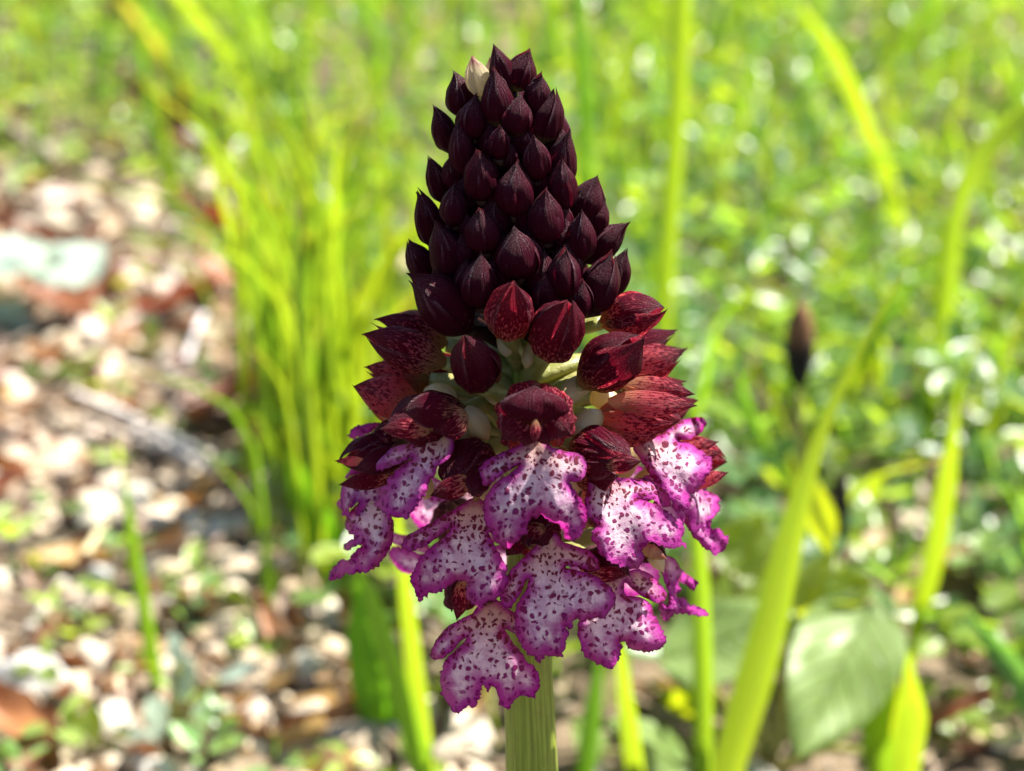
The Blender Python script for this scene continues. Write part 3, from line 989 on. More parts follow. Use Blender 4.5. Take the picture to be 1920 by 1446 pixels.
flower(((1018, 975, 10), (992, 1024, 20), 84), ((1008, 1006, 19), (1042, 1240, 24), (952, 1150, 19), (1146, 1128, 21)), .66, .0, .04,
       arm=(-.2, .45), notch=.85, bulge=.07, curl=.09, seed=6.6, sl=dict(out='lower', bx=(1022, 1006), tx=(1042, 1242), half=100, d0=18, d1=22, side=0), arm_len=(.9, .95))
flower(((1072, 836, 14), (1186, 868, 20), 92), ((1118, 880, 19), (1172, 1078, 24), (1098, 1010, 23), (1276, 985, 13)), .72, .0, .03,
       arm=(.0, .5), notch=.75, bulge=.10, curl=.13, seed=7.7, sl=dict(out='right_face', bx=(1118, 890), tx=(1190, 1065), half=88, d0=17, d1=20, side=-5), arm_len=(.5, .9))
flower(((1116, 786, 8), (1282, 792, 10), 96), ((1192, 822, 10), (1302, 955, 13), (1236, 930, 20), (1312, 868, -1)), .54, .02, .03,
       arm=(-.1, .55), notch=.6, bulge=.10, curl=.18, wave=.08, seed=8.9, sl=dict(out='right_high', bx=(1192, 836), tx=(1320, 945), half=62, d0=9, d1=9, side=-4, wave=1.6, curl=2.2))
flower(((1222, 850, -4), (1362, 872, -6), 86), ((1262, 892, 1), (1352, 1046, 5), (1262, 992, 11), (1352, 946, -8)), .50, .10, .16,
       arm=(.0, .4), notch=.6, bulge=.08, curl=.20, wave=.09, seed=10.1, sl=dict(out='right_edge', bx=(1258, 915), tx=(1352, 1035), half=42, d0=1, d1=3, side=-3, wave=1.6, curl=2.2))
flower(((1098, 1040, 8), (1182, 1080, 14), 58), ((1146, 1066, 13), (1164, 1262, 17), (1082, 1182, 17), (1248, 1166, 9)), .75, .0, .03,
       arm=(-.2, .18), notch=.8, bulge=.06, curl=.09, seed=11.4, sl=dict(out='right_low', bx=(1128, 1082), tx=(1172, 1258), half=92, d0=12, d1=15, side=-3), arm_len=(.7, .9))
flower(((1172, 1018, 1), (1250, 1044, 6), 50), ((1212, 1034, 3), (1286, 1182, 6), (1232, 1140, 12), (1318, 1106, -4)), .8, .03, .05,
       arm=(.0, .1), notch=.5, bulge=.05, curl=.24, wave=.10, seed=12.5, sl=dict(out='right_tail', bx=(1228, 1036), tx=(1285, 1155), half=45, d0=3, d1=5, side=-3, wave=2.0, curl=2.4))
flower(((886, 1080, 6), (846, 1146, 13), 64), ((916, 1130, 15), (920, 1338, 19), (824, 1240, 15), (1014, 1240, 17)), .72, .0, .03,
       arm=(0, 0), notch=1.0, bulge=.08, curl=.08, seed=13.8, sl=dict(out='lowest', bx=(915, 1128), tx=(918, 1338), half=98, d0=14, d1=17))
flower(((800, 770, -6), (690, 770, -8), 70), ((748, 786, -7), (640, 830, -6), (690, 850, -4), (676, 770, -12)), .45, .03, .05,
       arm=(0, 0), notch=.6, bulge=.05, curl=.18, seed=14.9, sl=dict(out='left_high', bx=(770, 790), tx=(652, 815), half=25, d0=-5, d1=-5, side=0))
# single sepals, tan inner petals and cream spurs that show beside the hoods
def lone(seed, name, base, tip, wpx, d0, d1, ripe=.6, mat=None, opened=0.0, hook=0.0):
    fl = FL[seed]
    B, T = P(base[0], base[1], d0), P(tip[0], tip[1], d1)
    sepal(name, B, T, -VIEW, wpx / 2 / PXMM / 1000, math.pi / 2, math.radians(80), fl, ripe, opened, hook, 0, .1, nseed(), mat, 2.2, flat=.55, pf=P_ALMOND)


def cream_spur(seed, a, c, wpx, d0, d1, mat=None):
    p0, p1 = P(a[0], a[1], d0), P(c[0], c[1], d1)
    m_ = (p0 + p1) / 2 + UP * .0006
    r = wpx / 2 / PXMM / 1000
    v, f = tube_data(spline([p0, m_, p1], 12), r * np.array([.55, .7, .82, .92, .98, 1, 1, .98, .92, .8, .58, .2]), 14)
    mesh_obj('spur', v, f, mat or M_SPUR, FL[seed])


flower(((760, 800, 0), (690, 840, 2), 60), ((712, 848, 3), (664, 975, 5), (642, 915, 0), (735, 925, 7)), .6, .0, .02, seed=23.1, curl=.2, wave=.09)
flower(((1200, 800, 0), (1285, 812, 0), 60), ((1232, 868, 5), (1292, 1004, 8), (1222, 962, 12), (1338, 935, 0)), .55, .0, .02, seed=24.3, curl=.2, wave=.09)
for q in [
    (1.3, 'sepal', (1003, 800), (1003, 722), 116, 25, 24, .80), (1.3, 'sepal', (992, 772), (940, 826), 66, 24, 26, .62),
    (1.3, 'sepal', (1014, 772), (1070, 818), 66, 24, 26, .66), (1.3, 'petal', (1004, 790), (980, 838), 38, 25, 26, .66),
    (1.3, 'petal', (1004, 790), (1030, 836), 38, 25, 26, .70), (1.3, 'petal', (1004, 786), (1003, 832), 17, 27, 28, .50),
    (8.9, 'sepal', (1165, 720), (1304, 738), 46, 7, 8, .50), (8.9, 'sepal', (1140, 752), (1308, 762), 52, 11, 12, .44),
    (8.9, 'sepal', (1150, 690), (1281, 664), 44, 1, 2, .45),
    (10.1, 'sepal', (1255, 852), (1348, 827), 28, 1, 1, .46), (10.1, 'sepal', (1270, 872), (1353, 846), 28, 2, 2, .50),
    (10.1, 'sepal', (1275, 915), (1367, 886), 32, 5, 4, .42),
    (4.4, 'sepal', (765, 850), (662, 880), 52, 9, 10, .80), (4.4, 'sepal', (690, 866), (627, 864), 18, 8, 8, .40), (4.4, 'sepal', (750, 893), (634, 908), 36, 8, 8, .66),
    (4.4, 'sepal', (770, 870), (652, 852), 30, 4, 4, .5),
    (5.2, 'petal', (886, 900), (806, 930), 44, 21, 22, .60), (5.2, 'sepal', (905, 880), (884, 932), 44, 21, 23, .8),
    (7.7, 'petal', (1130, 872), (1204, 864), 36, 20, 21, .62), (7.7, 'sepal', (1082, 905), (1160, 892), 54, 16, 18, .66),
    (7.7, 'sepal', (1090, 940), (1150, 910), 44, 14, 16, .5),
    (11.4, 'sepal', (1102, 1080), (1180, 1074), 30, 17, 18, .62), (11.4, 'petal', (1195, 1022), (1252, 1048), 26, 14, 15, .4, M_PETAL),
    (2.9, 'petal', (812, 804), (710, 804), 36, 19, 20, .58), (2.9, 'sepal', (850, 768), (752, 770), 60, 20, 21, .78), (2.9, 'sepal', (876, 775), (812, 812), 64, 19, 20, .62),
    (13.8, 'sepal', (872, 1082), (856, 1164), 36, 15, 17, .60), (13.8, 'petal', (930, 1085), (900, 1140), 36, 13, 14, .62),
    (6.6, 'petal', (1020, 985), (975, 1020), 40, 18, 19, .62), (6.6, 'sepal', (1080, 1040), (1125, 1072), 34, 16, 17, .6),
    (6.6, 'sepal', (980, 1000), (948, 1042), 40, 18, 19, .72),
    (12.5, 'petal', (1215, 1020), (1245, 1075), 30, 5, 6, .2, M_SPUR),
]:
    lone(*q)
for q in [
    (2.9, (868, 770), (912, 826), 46, 12, 13), (5.2, (905, 715), (940, 760), 40, 6, 8), (7.7, (1128, 780), (1075, 822), 46, 9, 12),
    (7.7, (1105, 715), (1050, 760), 42, 6, 10), (4.4, (800, 735), (856, 752), 34, 3, 7), (8.9, (1110, 745), (1160, 770), 44, 4, 6),
    (8.9, (1010, 640), (985, 690), 30, 5, 8), (5.2, (945, 630), (950, 668), 32, 6, 9), (11.4, (1180, 1000), (1225, 1030), 40, 3, 4),
]:
    cream_spur(*q)
# far side of the spike
for i, (x0, y0, x1, y1, lx, ly, s) in enumerate([(1040, 800, 1090, 830, 1120, 990, 16.1), (900, 820, 860, 850, 850, 1010, 17.3),
                                                (980, 900, 975, 940, 975, 1110, 18.6), (1080, 940, 1130, 970, 1150, 1130, 19.2),
                                                (880, 960, 830, 990, 815, 1100, 20.4), (1000, 1040, 1005, 1075, 1010, 1200, 21.8)]):
    flower(((x0, y0, -9), (x1, y1, -20), 90), ((x1 * .5 + x0 * .5, y0 + 75, -17), (lx, ly, -22), (lx - 85, ly - 70, -18), (lx + 85, ly - 70, -18)),
           .75, .0, .05, seed=s, curl=.1, up=UP)

# ------------------------------------------------------------------ background: blades of grass
def blade_data(pts, widths, face=None, n=22, fold=0.22, tone=(1, 1, 1), twist=0.0, seed=0.0):
    c = spline(pts, n)
    wd = np.interp(np.linspace(0, 1, n), np.linspace(0, 1, len(widths)), widths)
    tan = np.gradient(c, axis=0)
    vs, pl = [], []
    for i in range(n):
        t = unit(tan[i])
        fc = -VIEW if face is None else face
        side = unit(np.cross(t, fc))
        nr = np.cross(side, t)
        th = twist * (i / n - 0.3)
        side = side * math.cos(th) + nr * math.sin(th)
        nr = np.cross(side, t)
        for k, s in enumerate((-1, -0.5, 0, 0.5, 1)):
            vs.append(c[i] + side * (s * wd[i] / 2) - nr * (fold * wd[i] * (1 - abs(s))))
            pl.append((s, i / n * 6 + seed))
    return np.array(vs), grid_faces(n, 5), np.array(pl)


def blade(label, base, pts, widths_px, dy=0.0, tone=(1, 1, 1), name='grass_blade', cat='grass blade', group='tall grass blades behind the orchid', mat=None, twist=.5,
          face=None, y0=None, fold=.22):
    """base: photo pixel of its foot on the ground; pts: pixels up the blade on the upright plane through the foot, leaning dy back at the tip"""
    g = G(*base)
    if face is None and tone is Y:
        face = unit(np.array([-.55, -.8, -.1]))
    y0 = g[1]
    w3 = [g - np.array([0, 0, .003])]
    for i, (px, py) in enumerate(pts):
        w3.append(V(px, py, y0 + dy * (i + 1) / len(pts)))
    k = mm_per_px(w3[len(w3) // 2])
    s = nseed()
    v, f, pl = blade_data(w3, [q * k for q in widths_px], face, tone=tone, twist=twist, seed=s, fold=fold)
    o = mesh_obj(name, v, f, mat or M_GRASS, None, g, None, pl, cols=np.tile(tone, (len(v), 1)))
    return props(o, label, cat, group)


Y = (1.25, 1.18, .9)
blade('tall upright yellow-green blade right of the orchid, running out of the top of the frame', (1238, 860),
      [(1243, 640), (1255, 420), (1272, 180), (1280, 0), (1286, -140)], [20, 30, 36, 36, 34, 22], tone=(1.1, 1.1, .9), twist=.2)
blade('dark green upright blade directly behind the bud tip on its right', (1085, 700),
      [(1098, 400), (1094, 200), (1088, 60), (1080, -80)], [20, 24, 28, 26, 10], tone=(.45, .7, .8), twist=.3)
blade('broad bright yellow blade slanting up from the bottom edge beside the veined leaves', (1325, 1660),
      [(1365, 1446), (1425, 1240), (1465, 1080), (1505, 920), (1570, 740), (1700, 500)], [30, 60, 74, 70, 58, 34, 20, 6], tone=Y, twist=.35, dy=.03)
blade('narrow upright green blade just right of the lowest spotted flowers', (1322, 1560),
      [(1320, 1440), (1318, 1250), (1312, 1080), (1300, 900)], [26, 36, 38, 34, 12], tone=(1.0, 1.1, .9), twist=.3)
blade('lone pointed yellow blade standing at the right below the tangled stalks', (1690, 1290),
      [(1720, 1180), (1752, 1040), (1776, 900), (1797, 745)], [18, 30, 42, 40, 3], tone=Y, twist=.2)
blade('tall pale blade crossing the tangle on the far right', (1735, 820),
      [(1755, 700), (1772, 560), (1790, 420), (1830, 300), (1930, 190)], [24, 38, 42, 36, 32, 28, 24], tone=(1.1, 1.1, 1.0), twist=.4)
blade('diagonal yellow blade leaning left near the upper right', (1720, 520),
      [(1672, 370), (1625, 240), (1570, 110), (1500, 10)], [20, 36, 34, 30, 10], tone=Y, twist=.5)
blade('single green blade rising beside the white stones at lower left', (303, 1330),
      [(292, 1270), (268, 1130), (245, 990), (230, 872)], [24, 30, 26, 20, 3], tone=(.75, .95, .7), twist=.3)
blade('dry tan blade bent over in the upper left corner', (395, 260),
      [(345, 180), (300, 110), (255, 50), (205, -20)], [30, 34, 36, 34, 30], tone=(2.2, 1.3, 2.5), twist=.3)
blade('yellow-green blade slanting away beside the bent dry blade', (500, 300),
      [(440, 130), (390, 60), (320, -20)], [26, 40, 42, 30], tone=Y, twist=.3)
blade('slim green blade bent down to the bottom edge left of the stem', (812, 1560),
      [(790, 1440), (745, 1280), (705, 1150), (675, 1060)], [30, 42, 40, 34, 10], tone=(.8, 1.0, .9), twist=.3)
blade('bright yellow upright blade behind the lowest left flower', (805, 1540),
      [(798, 1440), (780, 1280), (762, 1120), (745, 960)], [30, 46, 48, 42, 20], tone=Y, twist=.3)
blade('yellow blade behind the stem on its right at the bottom edge', (1205, 1560),
      [(1190, 1440), (1176, 1330), (1160, 1210)], [24, 46, 44, 20], tone=Y, twist=.3)
blade('dark green blade at the bottom edge between stem and yellow blade', (1085, 1560),
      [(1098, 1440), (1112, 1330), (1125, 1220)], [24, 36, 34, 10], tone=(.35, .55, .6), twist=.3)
blade('short pointed yellow blade below the large veined leaf at the bottom edge', (1690, 1530),
      [(1700, 1420), (1712, 1330), (1700, 1220)], [26, 60, 60, 6], tone=Y, twist=.4)
blade('wide green blade folded against the right edge of the veined leaf', (1655, 1500),
      [(1648, 1400), (1655, 1300), (1650, 1200)], [30, 66, 62, 8], tone=(.9, 1.1, .8), twist=.6)
blade('blue-green blade sloping down to the right edge near the bottom', (1990, 1420),
      [(1920, 1290), (1870, 1220), (1815, 1150)], [40, 48, 40, 6], tone=(.55, .85, 3), twist=.3)
blade('horizontal yellow blade lying behind the left flowers', (470, 1075),
      [(520, 1052), (580, 1042), (640, 1036), (700, 1020)], [20, 32, 36, 34, 8], tone=Y, twist=.2)
blade('broad green blade at the foot of the left grass clump', (665, 1150),
      [(610, 1010), (568, 920), (545, 830)], [50, 78, 60, 6], tone=(.6, .95, .6), twist=.4)
blade('dark green broad blade low down left of the stem', (720, 1420),
      [(705, 1290), (690, 1190), (676, 1080)], [60, 92, 84, 10], tone=(.5, .85, .5), twist=.3)
blade('short bright blade at the left foot of the clump with a dark stalk beside it', (600, 985),
      [(590, 900), (577, 780), (575, 640), (580, 520)], [30, 34, 34, 30, 8], tone=Y, twist=.3)
blade('long left-most blade of the yellow grass clump, arching over the pebbles', (585, 960),
      [(540, 830), (490, 640), (440, 450), (385, 270)], [26, 34, 38, 36, 6], tone=Y, twist=.4)
blade('narrow green blade in the tangle curving left at mid right', (1560, 1080),
      [(1500, 950), (1440, 850), (1395, 760), (1385, 700)], [12, 18, 20, 30, 10], tone=(.6, .85, 1.2), twist=.2)
blade('green blade crossing diagonally between the tangle and the dark seed head', (1500, 870),
      [(1590, 700), (1660, 600), (1760, 470)], [18, 26, 24, 10], tone=(.7, .95, .8), twist=.2)
blade('yellow blade leaning right in front of the tangled stalks', (1560, 820),
      [(1640, 640), (1655, 720), (1680, 780)], [18, 26, 30, 12], tone=Y, twist=.2)
blade('pale blade arching to the right edge above the tangle', (1720, 600),
      [(1780, 420), (1830, 330), (1900, 240), (1960, 200)], [14, 24, 30, 34, 20], tone=(1.2, 1.1, 1), twist=.2)

# ------------------------------------------------------------------ masses: grass, ground cover, gravel, litter
def sample(n, dens, x=(-0.75, 0.75), y=(0.02, 2.6)):
    out = []
    while len(out) < n:
        yy = y[0] + (y[1] - y[0]) * random.random() ** 1.35
        wid = 0.20 + 0.40 * (yy + 0.26)
        xx = random.uniform(-wid, wid)
        px, py, _ = project((xx, yy, 0))
        if random.random() < dens(px, py, xx, yy):
            out.append((xx, yy, px, py))
    return out


def left_bare(px, py):
    """1 on the bare stony part at the left"""
    edge = np.interp(py, [-100, 150, 330, 700, 1000, 1446, 1700], [60, 180, 400, 520, 640, 820, 900])
    k = 1 / (1 + math.exp((px - edge) / 45))
    return k * float(np.interp(py, [220, 400], [.12, 1]))


def far_wave(x, y):
    return 0.5 + 0.5 * nz(x * 6, y * 6, 2)


def build_grass(name, spots, hmin, hmax, wmin, wmax, label, tones, ln=.32):
    V_, F_, PL, TN = [], [], [], []
    off = 0
    for (x, y, px, py) in spots:
        h = random.uniform(hmin, hmax)
        lean = random.gauss(-.02, ln), random.gauss(0.02, ln * .9)
        z = hgt(x, y)
        b0 = np.array([x, y, z - .003])
        mid = b0 + np.array([lean[0] * h * .35, lean[1] * h * .35, h * .6])
        tip = b0 + np.array([lean[0] * h * 1.2 + random.gauss(0, .12) * h, lean[1] * h * 1.1, h * random.uniform(.75, 1.02)])
        wd = random.uniform(wmin, wmax)
        az = random.uniform(0, 2 * math.pi)
        face = np.array([.7 * math.cos(az) - .5, -abs(math.sin(az)) - .5, 0.0])
        v, f, pl = blade_data([b0, mid, tip], [wd * .6, wd, wd * .9, wd * .1], unit(face), n=8, fold=.25, twist=random.uniform(-.9, .9), seed=random.random() * 50)
        c = random.choice(tones)
        k = random.uniform(.75, 1.25)
        V_.append(v)
        F_ += [tuple(i + off for i in q) for q in f]
        PL.append(pl)
        tv = np.tile(np.array(c) * k, (len(v), 1))
        if random.random() < .3:         # dry tip
            tv[-10:] *= np.array([1.35, .85, 2.0])
        TN.append(tv)
        off += len(v)
    o = mesh_obj(name, np.vstack(V_), F_, M_GRASS, None, (0, 0, 0), None, np.vstack(PL), cols=np.vstack(TN))
    return props(o, label, None, None, 'stuff')


TG = [(1.25, 1.15, .8), (.8, 1.0, 1.0), (.6, .85, 1.0), (1, 1.05, .9), (.75, .95, .8), (.5, .75, .8), (1.1, 1.0, .9)]
# the clump of long yellow grass left of the spike
clump = []
for i in range(150):
    x0, y0, _ = G(random.gauss(620, 65), random.gauss(880, 130))
    px, py, _ = project((x0, y0, 0))
    if px < 480:
        continue
    clump.append((x0, y0, px, py))
build_grass('grass', clump, .07, .165, .0020, .0042, 'clump of long yellow-green grass left of the orchid', [(1.3, 1.15, .8), (1.2, 1.12, .8), (1.0, 1.05, .9), (.8, 1.0, .9)], .11)
mid = sample(4200, lambda px, py, x, y: (1 - left_bare(px, py)) * (0.25 + .75 * far_wave(x, y)) * (1 if py < 950 else (.3 if px < 1250 else .06)), y=(0.18, 2.6))
build_grass('grass', mid, .035, .11, .0012, .0030, 'green grass growing thick behind and right of the orchid', TG)
far = sample(1000, lambda px, py, x, y: (1 if px > 250 else .35) * (1 if py < 420 else .1), y=(0.6, 2.6))
build_grass('grass', far, .05, .13, .0030, .0055, 'longer grass at the back beyond the spike', TG, .16)

# leaflets
N_EL = 9
_th = np.linspace(0, 2 * math.pi, N_EL, endpoint=False)


def leaflet_template():
    u = [0, .30, .46, .50, .40, .18, 0, -.18, -.40, -.50, -.46, -.30]
    v_ = [0, .08, .3, .55, .8, .96, 1, .96, .8, .55, .3, .08]
    pts = np.array([(a, b_, 0.30 * abs(a)) for a, b_ in zip(u, v_)])
    mid_ = np.array([(0, .33, -.02), (0, .66, -.02)])
    pts = np.vstack([pts, mid_])
    f = [(0, 1, 12), (1, 2, 12), (2, 3, 12), (3, 13, 12), (3, 4, 13), (4, 5, 13), (5, 6, 13), (6, 7, 13), (7, 8, 13), (8, 9, 13), (9, 12, 13),
         (9, 10, 12), (10, 11, 12), (11, 0, 12)]
    return pts, f


LT_V, LT_F = leaflet_template()


def leaflet_mass(name, spots, label, size, hrange, tones, slim=.75, mat=None, per=3):
    V_, F_, TN = [], [], []
    off = 0
    for (x, y, px, py) in spots:
        z = hgt(x, y) + random.uniform(*hrange)
        az0 = random.uniform(0, 6.28)
        tn = np.array(random.choice(tones)) * random.uniform(.8, 1.25)
        for j in range(per):
            s = random.uniform(*size)
            az = az0 + j * 6.283 / per + random.uniform(-.3, .3)
            tilt = random.gauss(.25, .45)
            d = np.array([math.cos(az) * math.cos(tilt), math.sin(az) * math.cos(tilt), math.sin(tilt)])
            side = unit(np.cross(d, [0, 0, 1]) + np.random.default_rng(off).normal(0, .25, 3))
            nr = np.cross(side, d)
            p0 = np.array([x, y, z]) + d * .002
            v = p0 + s * (LT_V[:, :1] * slim * side + LT_V[:, 1:2] * d + LT_V[:, 2:3] * nr)
            V_.append(v)
            F_ += [tuple(i + off for i in q) for q in LT_F]
            TN.append(np.tile(tn, (len(v), 1)))
            off += len(v)
    o = mesh_obj(name, np.vstack(V_), F_, mat or M_LEAFLET, None, (0, 0, 0), None, None, cols=np.vstack(TN))
    return props(o, label, None, None, 'stuff')


TL = [(1, 1, 1), (1.3, 1.2, .9), (.8, .9, 1.1), (.9, 1, 1.5), (1.5, 1.25, .7)]
cov = sample(8000, lambda px, py, x, y: (1 - left_bare(px, py)) * (.45 if py > 1000 else (.55 if px < 1150 else 1)) * (0.2 + 0.8 * far_wave(x + 3, y)), y=(0.2, 2.6))
leaflet_mass('ground_cover', cov, 'low small-leaved green ground cover among the grass', (.006, .014), (.004, .055), TL)
cov2 = sample(1700, lambda px, py, x, y: (left_bare(px, py) if py > 420 else float(px < 560)) * (1.0 if py < 390 else (.26 if py > 1050 else .08)), y=(0.12, 1.8))
leaflet_mass('weed_seedlings', cov2, 'tiny weed seedlings scattered over the stony soil at the left', (.005, .011), (.002, .016),
             [(1.7, 1.5, .8), (1.6, 1.6, 2.4), (2.0, 1.7, 1.6)], .6)


def ico():
    t = (1 + 5 ** .5) / 2
    v = np.array([(-1, t, 0), (1, t, 0), (-1, -t, 0), (1, -t, 0), (0, -1, t), (0, 1, t), (0, -1, -t), (0, 1, -t), (t, 0, -1), (t, 0, 1), (-t, 0, -1), (-t, 0, 1)], float)
    f = [(0, 11, 5), (0, 5, 1), (0, 1, 7), (0, 7, 10), (0, 10, 11), (1, 5, 9), (5, 11, 4), (11, 10, 2), (10, 7, 6), (7, 1, 8), (3, 9, 4), (3, 4, 2), (3, 2, 6),
         (3, 6, 8), (3, 8, 9), (4, 9, 5), (2, 4, 11), (6, 2, 10), (8, 6, 7), (9, 8, 1)]
    return v / np.linalg.norm(v[0]), f


def ico_sub(k):
    v, f = ico()
    v = [tuple(q) for q in v]
    for _ in range(k):
        cache, nf = {}, []

        def md(a, b_):
            key = (min(a, b_), max(a, b_))
            if key not in cache:
                q = (np.array(v[a]) + np.array(v[b_])) / 2
                v.append(tuple(q / np.linalg.norm(q)))
                cache[key] = len(v) - 1
            return cache[key]
        for a, b_, c in f:
            x, y, z = md(a, b_), md(b_, c), md(c, a)
            nf += [(a, x, z), (b_, y, x), (c, z, y), (x, y, z)]
        f = nf
    return np.array(v), f


I1, I3 = ico_sub(1), ico_sub(3)


def pebble_verts(tpl, r, seed, flat=.65):
    out = []
    s = np.array([random.uniform(.75, 1.25), random.uniform(.75, 1.25), random.uniform(flat * .7, flat * 1.2)])
    for q in tpl:
        k = 1 + .42 * nz(q[0] * 1.1 + seed, q[1] * 1.1, q[2] * 1.1) + .08 * nz(q[0] * 3 + seed, q[1] * 3, q[2] * 3)
        out.append(q * k)
    v = np.array(out) * s * r
    az = random.uniform(0, 6.28)
    c, n_ = math.cos(az), math.sin(az)
    return v @ np.array([[c, n_, 0], [-n_, c, 0], [0, 0, 1]])


STONES_T = [(.46, .385, .285), (.53, .455, .35), (.36, .285, .20), (.41, .325, .23), (.50, .415, .29), (.41, .38, .32), (.24, .18, .125), (.49, .40, .31)]
DEAD = [
    (120, 610, 150, 110, 2.6, .45, .25, (.22, .085, .04), 'large brown dead leaf under the pale scalloped leaf'),
    (440, 560, 150, 80, 2.2, .5, .3, (.26, .10, .045), 'long red-brown dead leaf along the left of the grass clump'),
    (455, 800, 150, 110, .3, .35, .25, (.20, .09, .05), 'curled brown dead leaf at the foot of the grass clump'),
    (340, 620, 110, 50, .2, .3, .3, (.34, .09, .03), 'rust-red dead leaf among the pink stones'),
    (340, 320, 150, 60, 2.9, .5, .4, (.16, .05, .022), 'dark rust leaf hooding a hollow in the upper left'),
    (110, 45, 120, 60, .4, .5, .3, (.20, .06, .035), 'rusty leaf in the shade at the top left corner'),
    (230, 75, 120, 60, 2.4, .4, .3, (.13, .05, .025), 'dark brown leaf beside the bent dry blade'),
    (92, 125, 50, 26, .4, .3, .2, (.40, .11, .03), 'small orange leaf scrap in the upper left weeds'),
    (480, 870, 60, 26, 1.2, .6, .3, (.34, .055, .045), 'narrow crimson leaf by the curled brown leaf'),
    (606, 715, 46, 18, 1.5, 1.1, .2, (.42, .08, .06), 'upright red leaf scrap between the grass clump and left buds'),
    (510, 1240, 90, 22, 2.0, .5, .2, (.38, .17, .06), 'narrow orange dry leaf in the lower middle of the pebbles'),
    (30, 1420, 140, 60, 2.8, .4, .3, (.32, .14, .05), 'orange-brown leaf cut off by the lower left corner'),
    (15, 990, 90, 60, .5, .4, .3, (.36, .16, .09), 'tan-orange leaf at the left edge beside the flat cream stone'),
    (310, 1075, 70, 36, .3, .3, .2, (.46, .27, .07), 'yellow ochre leaf right of the lone green blade'),
    (385, 985, 60, 36, .2, .3, .2, (.44, .26, .05), 'golden leaf scrap above the oval pale stone'),
    (70, 385, 60, 34, .3, .3, .2, (.46, .28, .05), 'golden scrap resting on the stone behind the scalloped leaf'),
    (1800, 1070, 90, 46, .3, .4, .3, (.36, .15, .05), 'rusty leaf at the right below the pale stone'),
    (1370, 1290, 90, 60, 1.4, .7, .3, (.14, .045, .03), 'dark maroon leaf between the two veined leaves'),
    (1760, 1390, 150, 60, .2, .3, .3, (.22, .10, .06), 'dull brown leaf at the lower right'),
    (650, 520, 60, 40, .3, .4, .3, (.34, .20, .10), 'pale brown leaf behind the grass clump left of the buds'),
]
gv, gf, gt, off = [], [], [], 0
tpls = [pebble_verts(I1[0], 1.0, i * 3.7) for i in range(40)]
gr = sample(3300, lambda px, py, x, y: max(left_bare(px, py), .10) if py > 150 else .1, y=(0.05, 2.0))
for (x, y, px, py) in gr:
    r = random.choice([.0015, .002, .003, .0035, .0045, .0055, .007]) * random.uniform(.8, 1.3)
    if any(abs(px - q[0]) < q[2] * .55 and abs(py - q[1]) < q[3] * .5 for q in DEAD):
        continue
    v = tpls[random.randrange(40)] * r + np.array([x, y, hgt(x, y) + r * random.uniform(.1, .5)])
    gv.append(v)
    gf += [tuple(i + off for i in q) for q in I1[1]]
    gt.append(np.tile(np.array(random.choice(STONES_T)) * random.uniform(.7, 1.2), (len(v), 1)))
    off += len(v)
props(mesh_obj('gravel', np.vstack(gv), gf, M_STONE, None, (0, 0, 0), cols=np.vstack(gt)), 'small pale gravel strewn over the brown soil', None, None, 'stuff')


def dead_leaf_data(p0, L, W, az, tilt, roll, curl, seed, n=9, m=7):
    d = np.array([math.cos(az) * math.cos(tilt), math.sin(az) * math.cos(tilt), math.sin(tilt)])
    side = unit(np.cross(d, [0, 0, 1]))
    nr = np.cross(side, d)
    side, nr = side * math.cos(roll) + nr * math.sin(roll), nr * math.cos(roll) - side * math.sin(roll)
    vs, pl = [], []
    for i in range(n):
        t = i / (n - 1)
        wdt = W / 2 * (math.sin(math.pi * (0.06 + .9 * t ** .85)) ** .8)
        for j in range(m):
            s = -1 + 2 * j / (m - 1)
            k = 1 + .15 * nz(seed, t * 5, s)
            h = curl * W * (s * s - .3) + .16 * W * nz(seed + s * 1.2, t * 2.5, 4) + curl * L * .35 * (t - .5) ** 2 * 2
            vs.append(p0 + d * (L * (t - .5)) + side * (s * wdt * k) + nr * h)
            pl.append((s, t))
    return np.array(vs), grid_faces(n, m), np.array(pl)


# small litter: straw and crumbs of dead leaf
lv, lf, lt, off = [], [], [], 0
lit = sample(3000, lambda px, py, x, y: max(left_bare(px, py), .18), y=(0.08, 2.0))
for i, (x, y, px, py) in enumerate(lit):
    z = hgt(x, y)
    if i % 5 < 2:
        L_ = random.uniform(.012, .04)
        az = random.uniform(0, 6.28)
        d = np.array([math.cos(az), math.sin(az), random.uniform(-.1, .35)])
        a0 = np.array([x, y, z + .004])
        v, f = tube_data(np.array([a0 - d * L_ / 2, a0, a0 + d * L_ / 2]), np.array([.0007, .0008, .0005]) * random.uniform(.7, 1.6), 5)
        tn = random.choice([(.50, .42, .28), (.42, .34, .25), (.34, .29, .25), (.55, .48, .36)])
    else:
        v, f, _ = dead_leaf_data(np.array([x, y, z + .004]), random.uniform(.008, .026), random.uniform(.006, .016), random.uniform(0, 6.28),
                                 random.gauss(0, .4), random.gauss(0, .5), random.uniform(-.2, .4), i * .7, 5, 5)
        tn = random.choice([(.22, .12, .06), (.32, .21, .11), (.18, .085, .045), (.38, .25, .09), (.42, .34, .23), (.46, .38, .27)])
    lv.append(v)
    lf += [tuple(k + off for k in q) for q in f]
    lt.append(np.tile(np.array(tn) * random.uniform(.7, 1.2), (len(v), 1)))
    off += len(v)
props(mesh_obj('leaf_litter', np.vstack(lv), lf, M_DEAD, None, (0, 0, 0), cols=np.vstack(lt)), 'straw bits and crumbs of dead leaf on the soil', None, None, 'stuff')

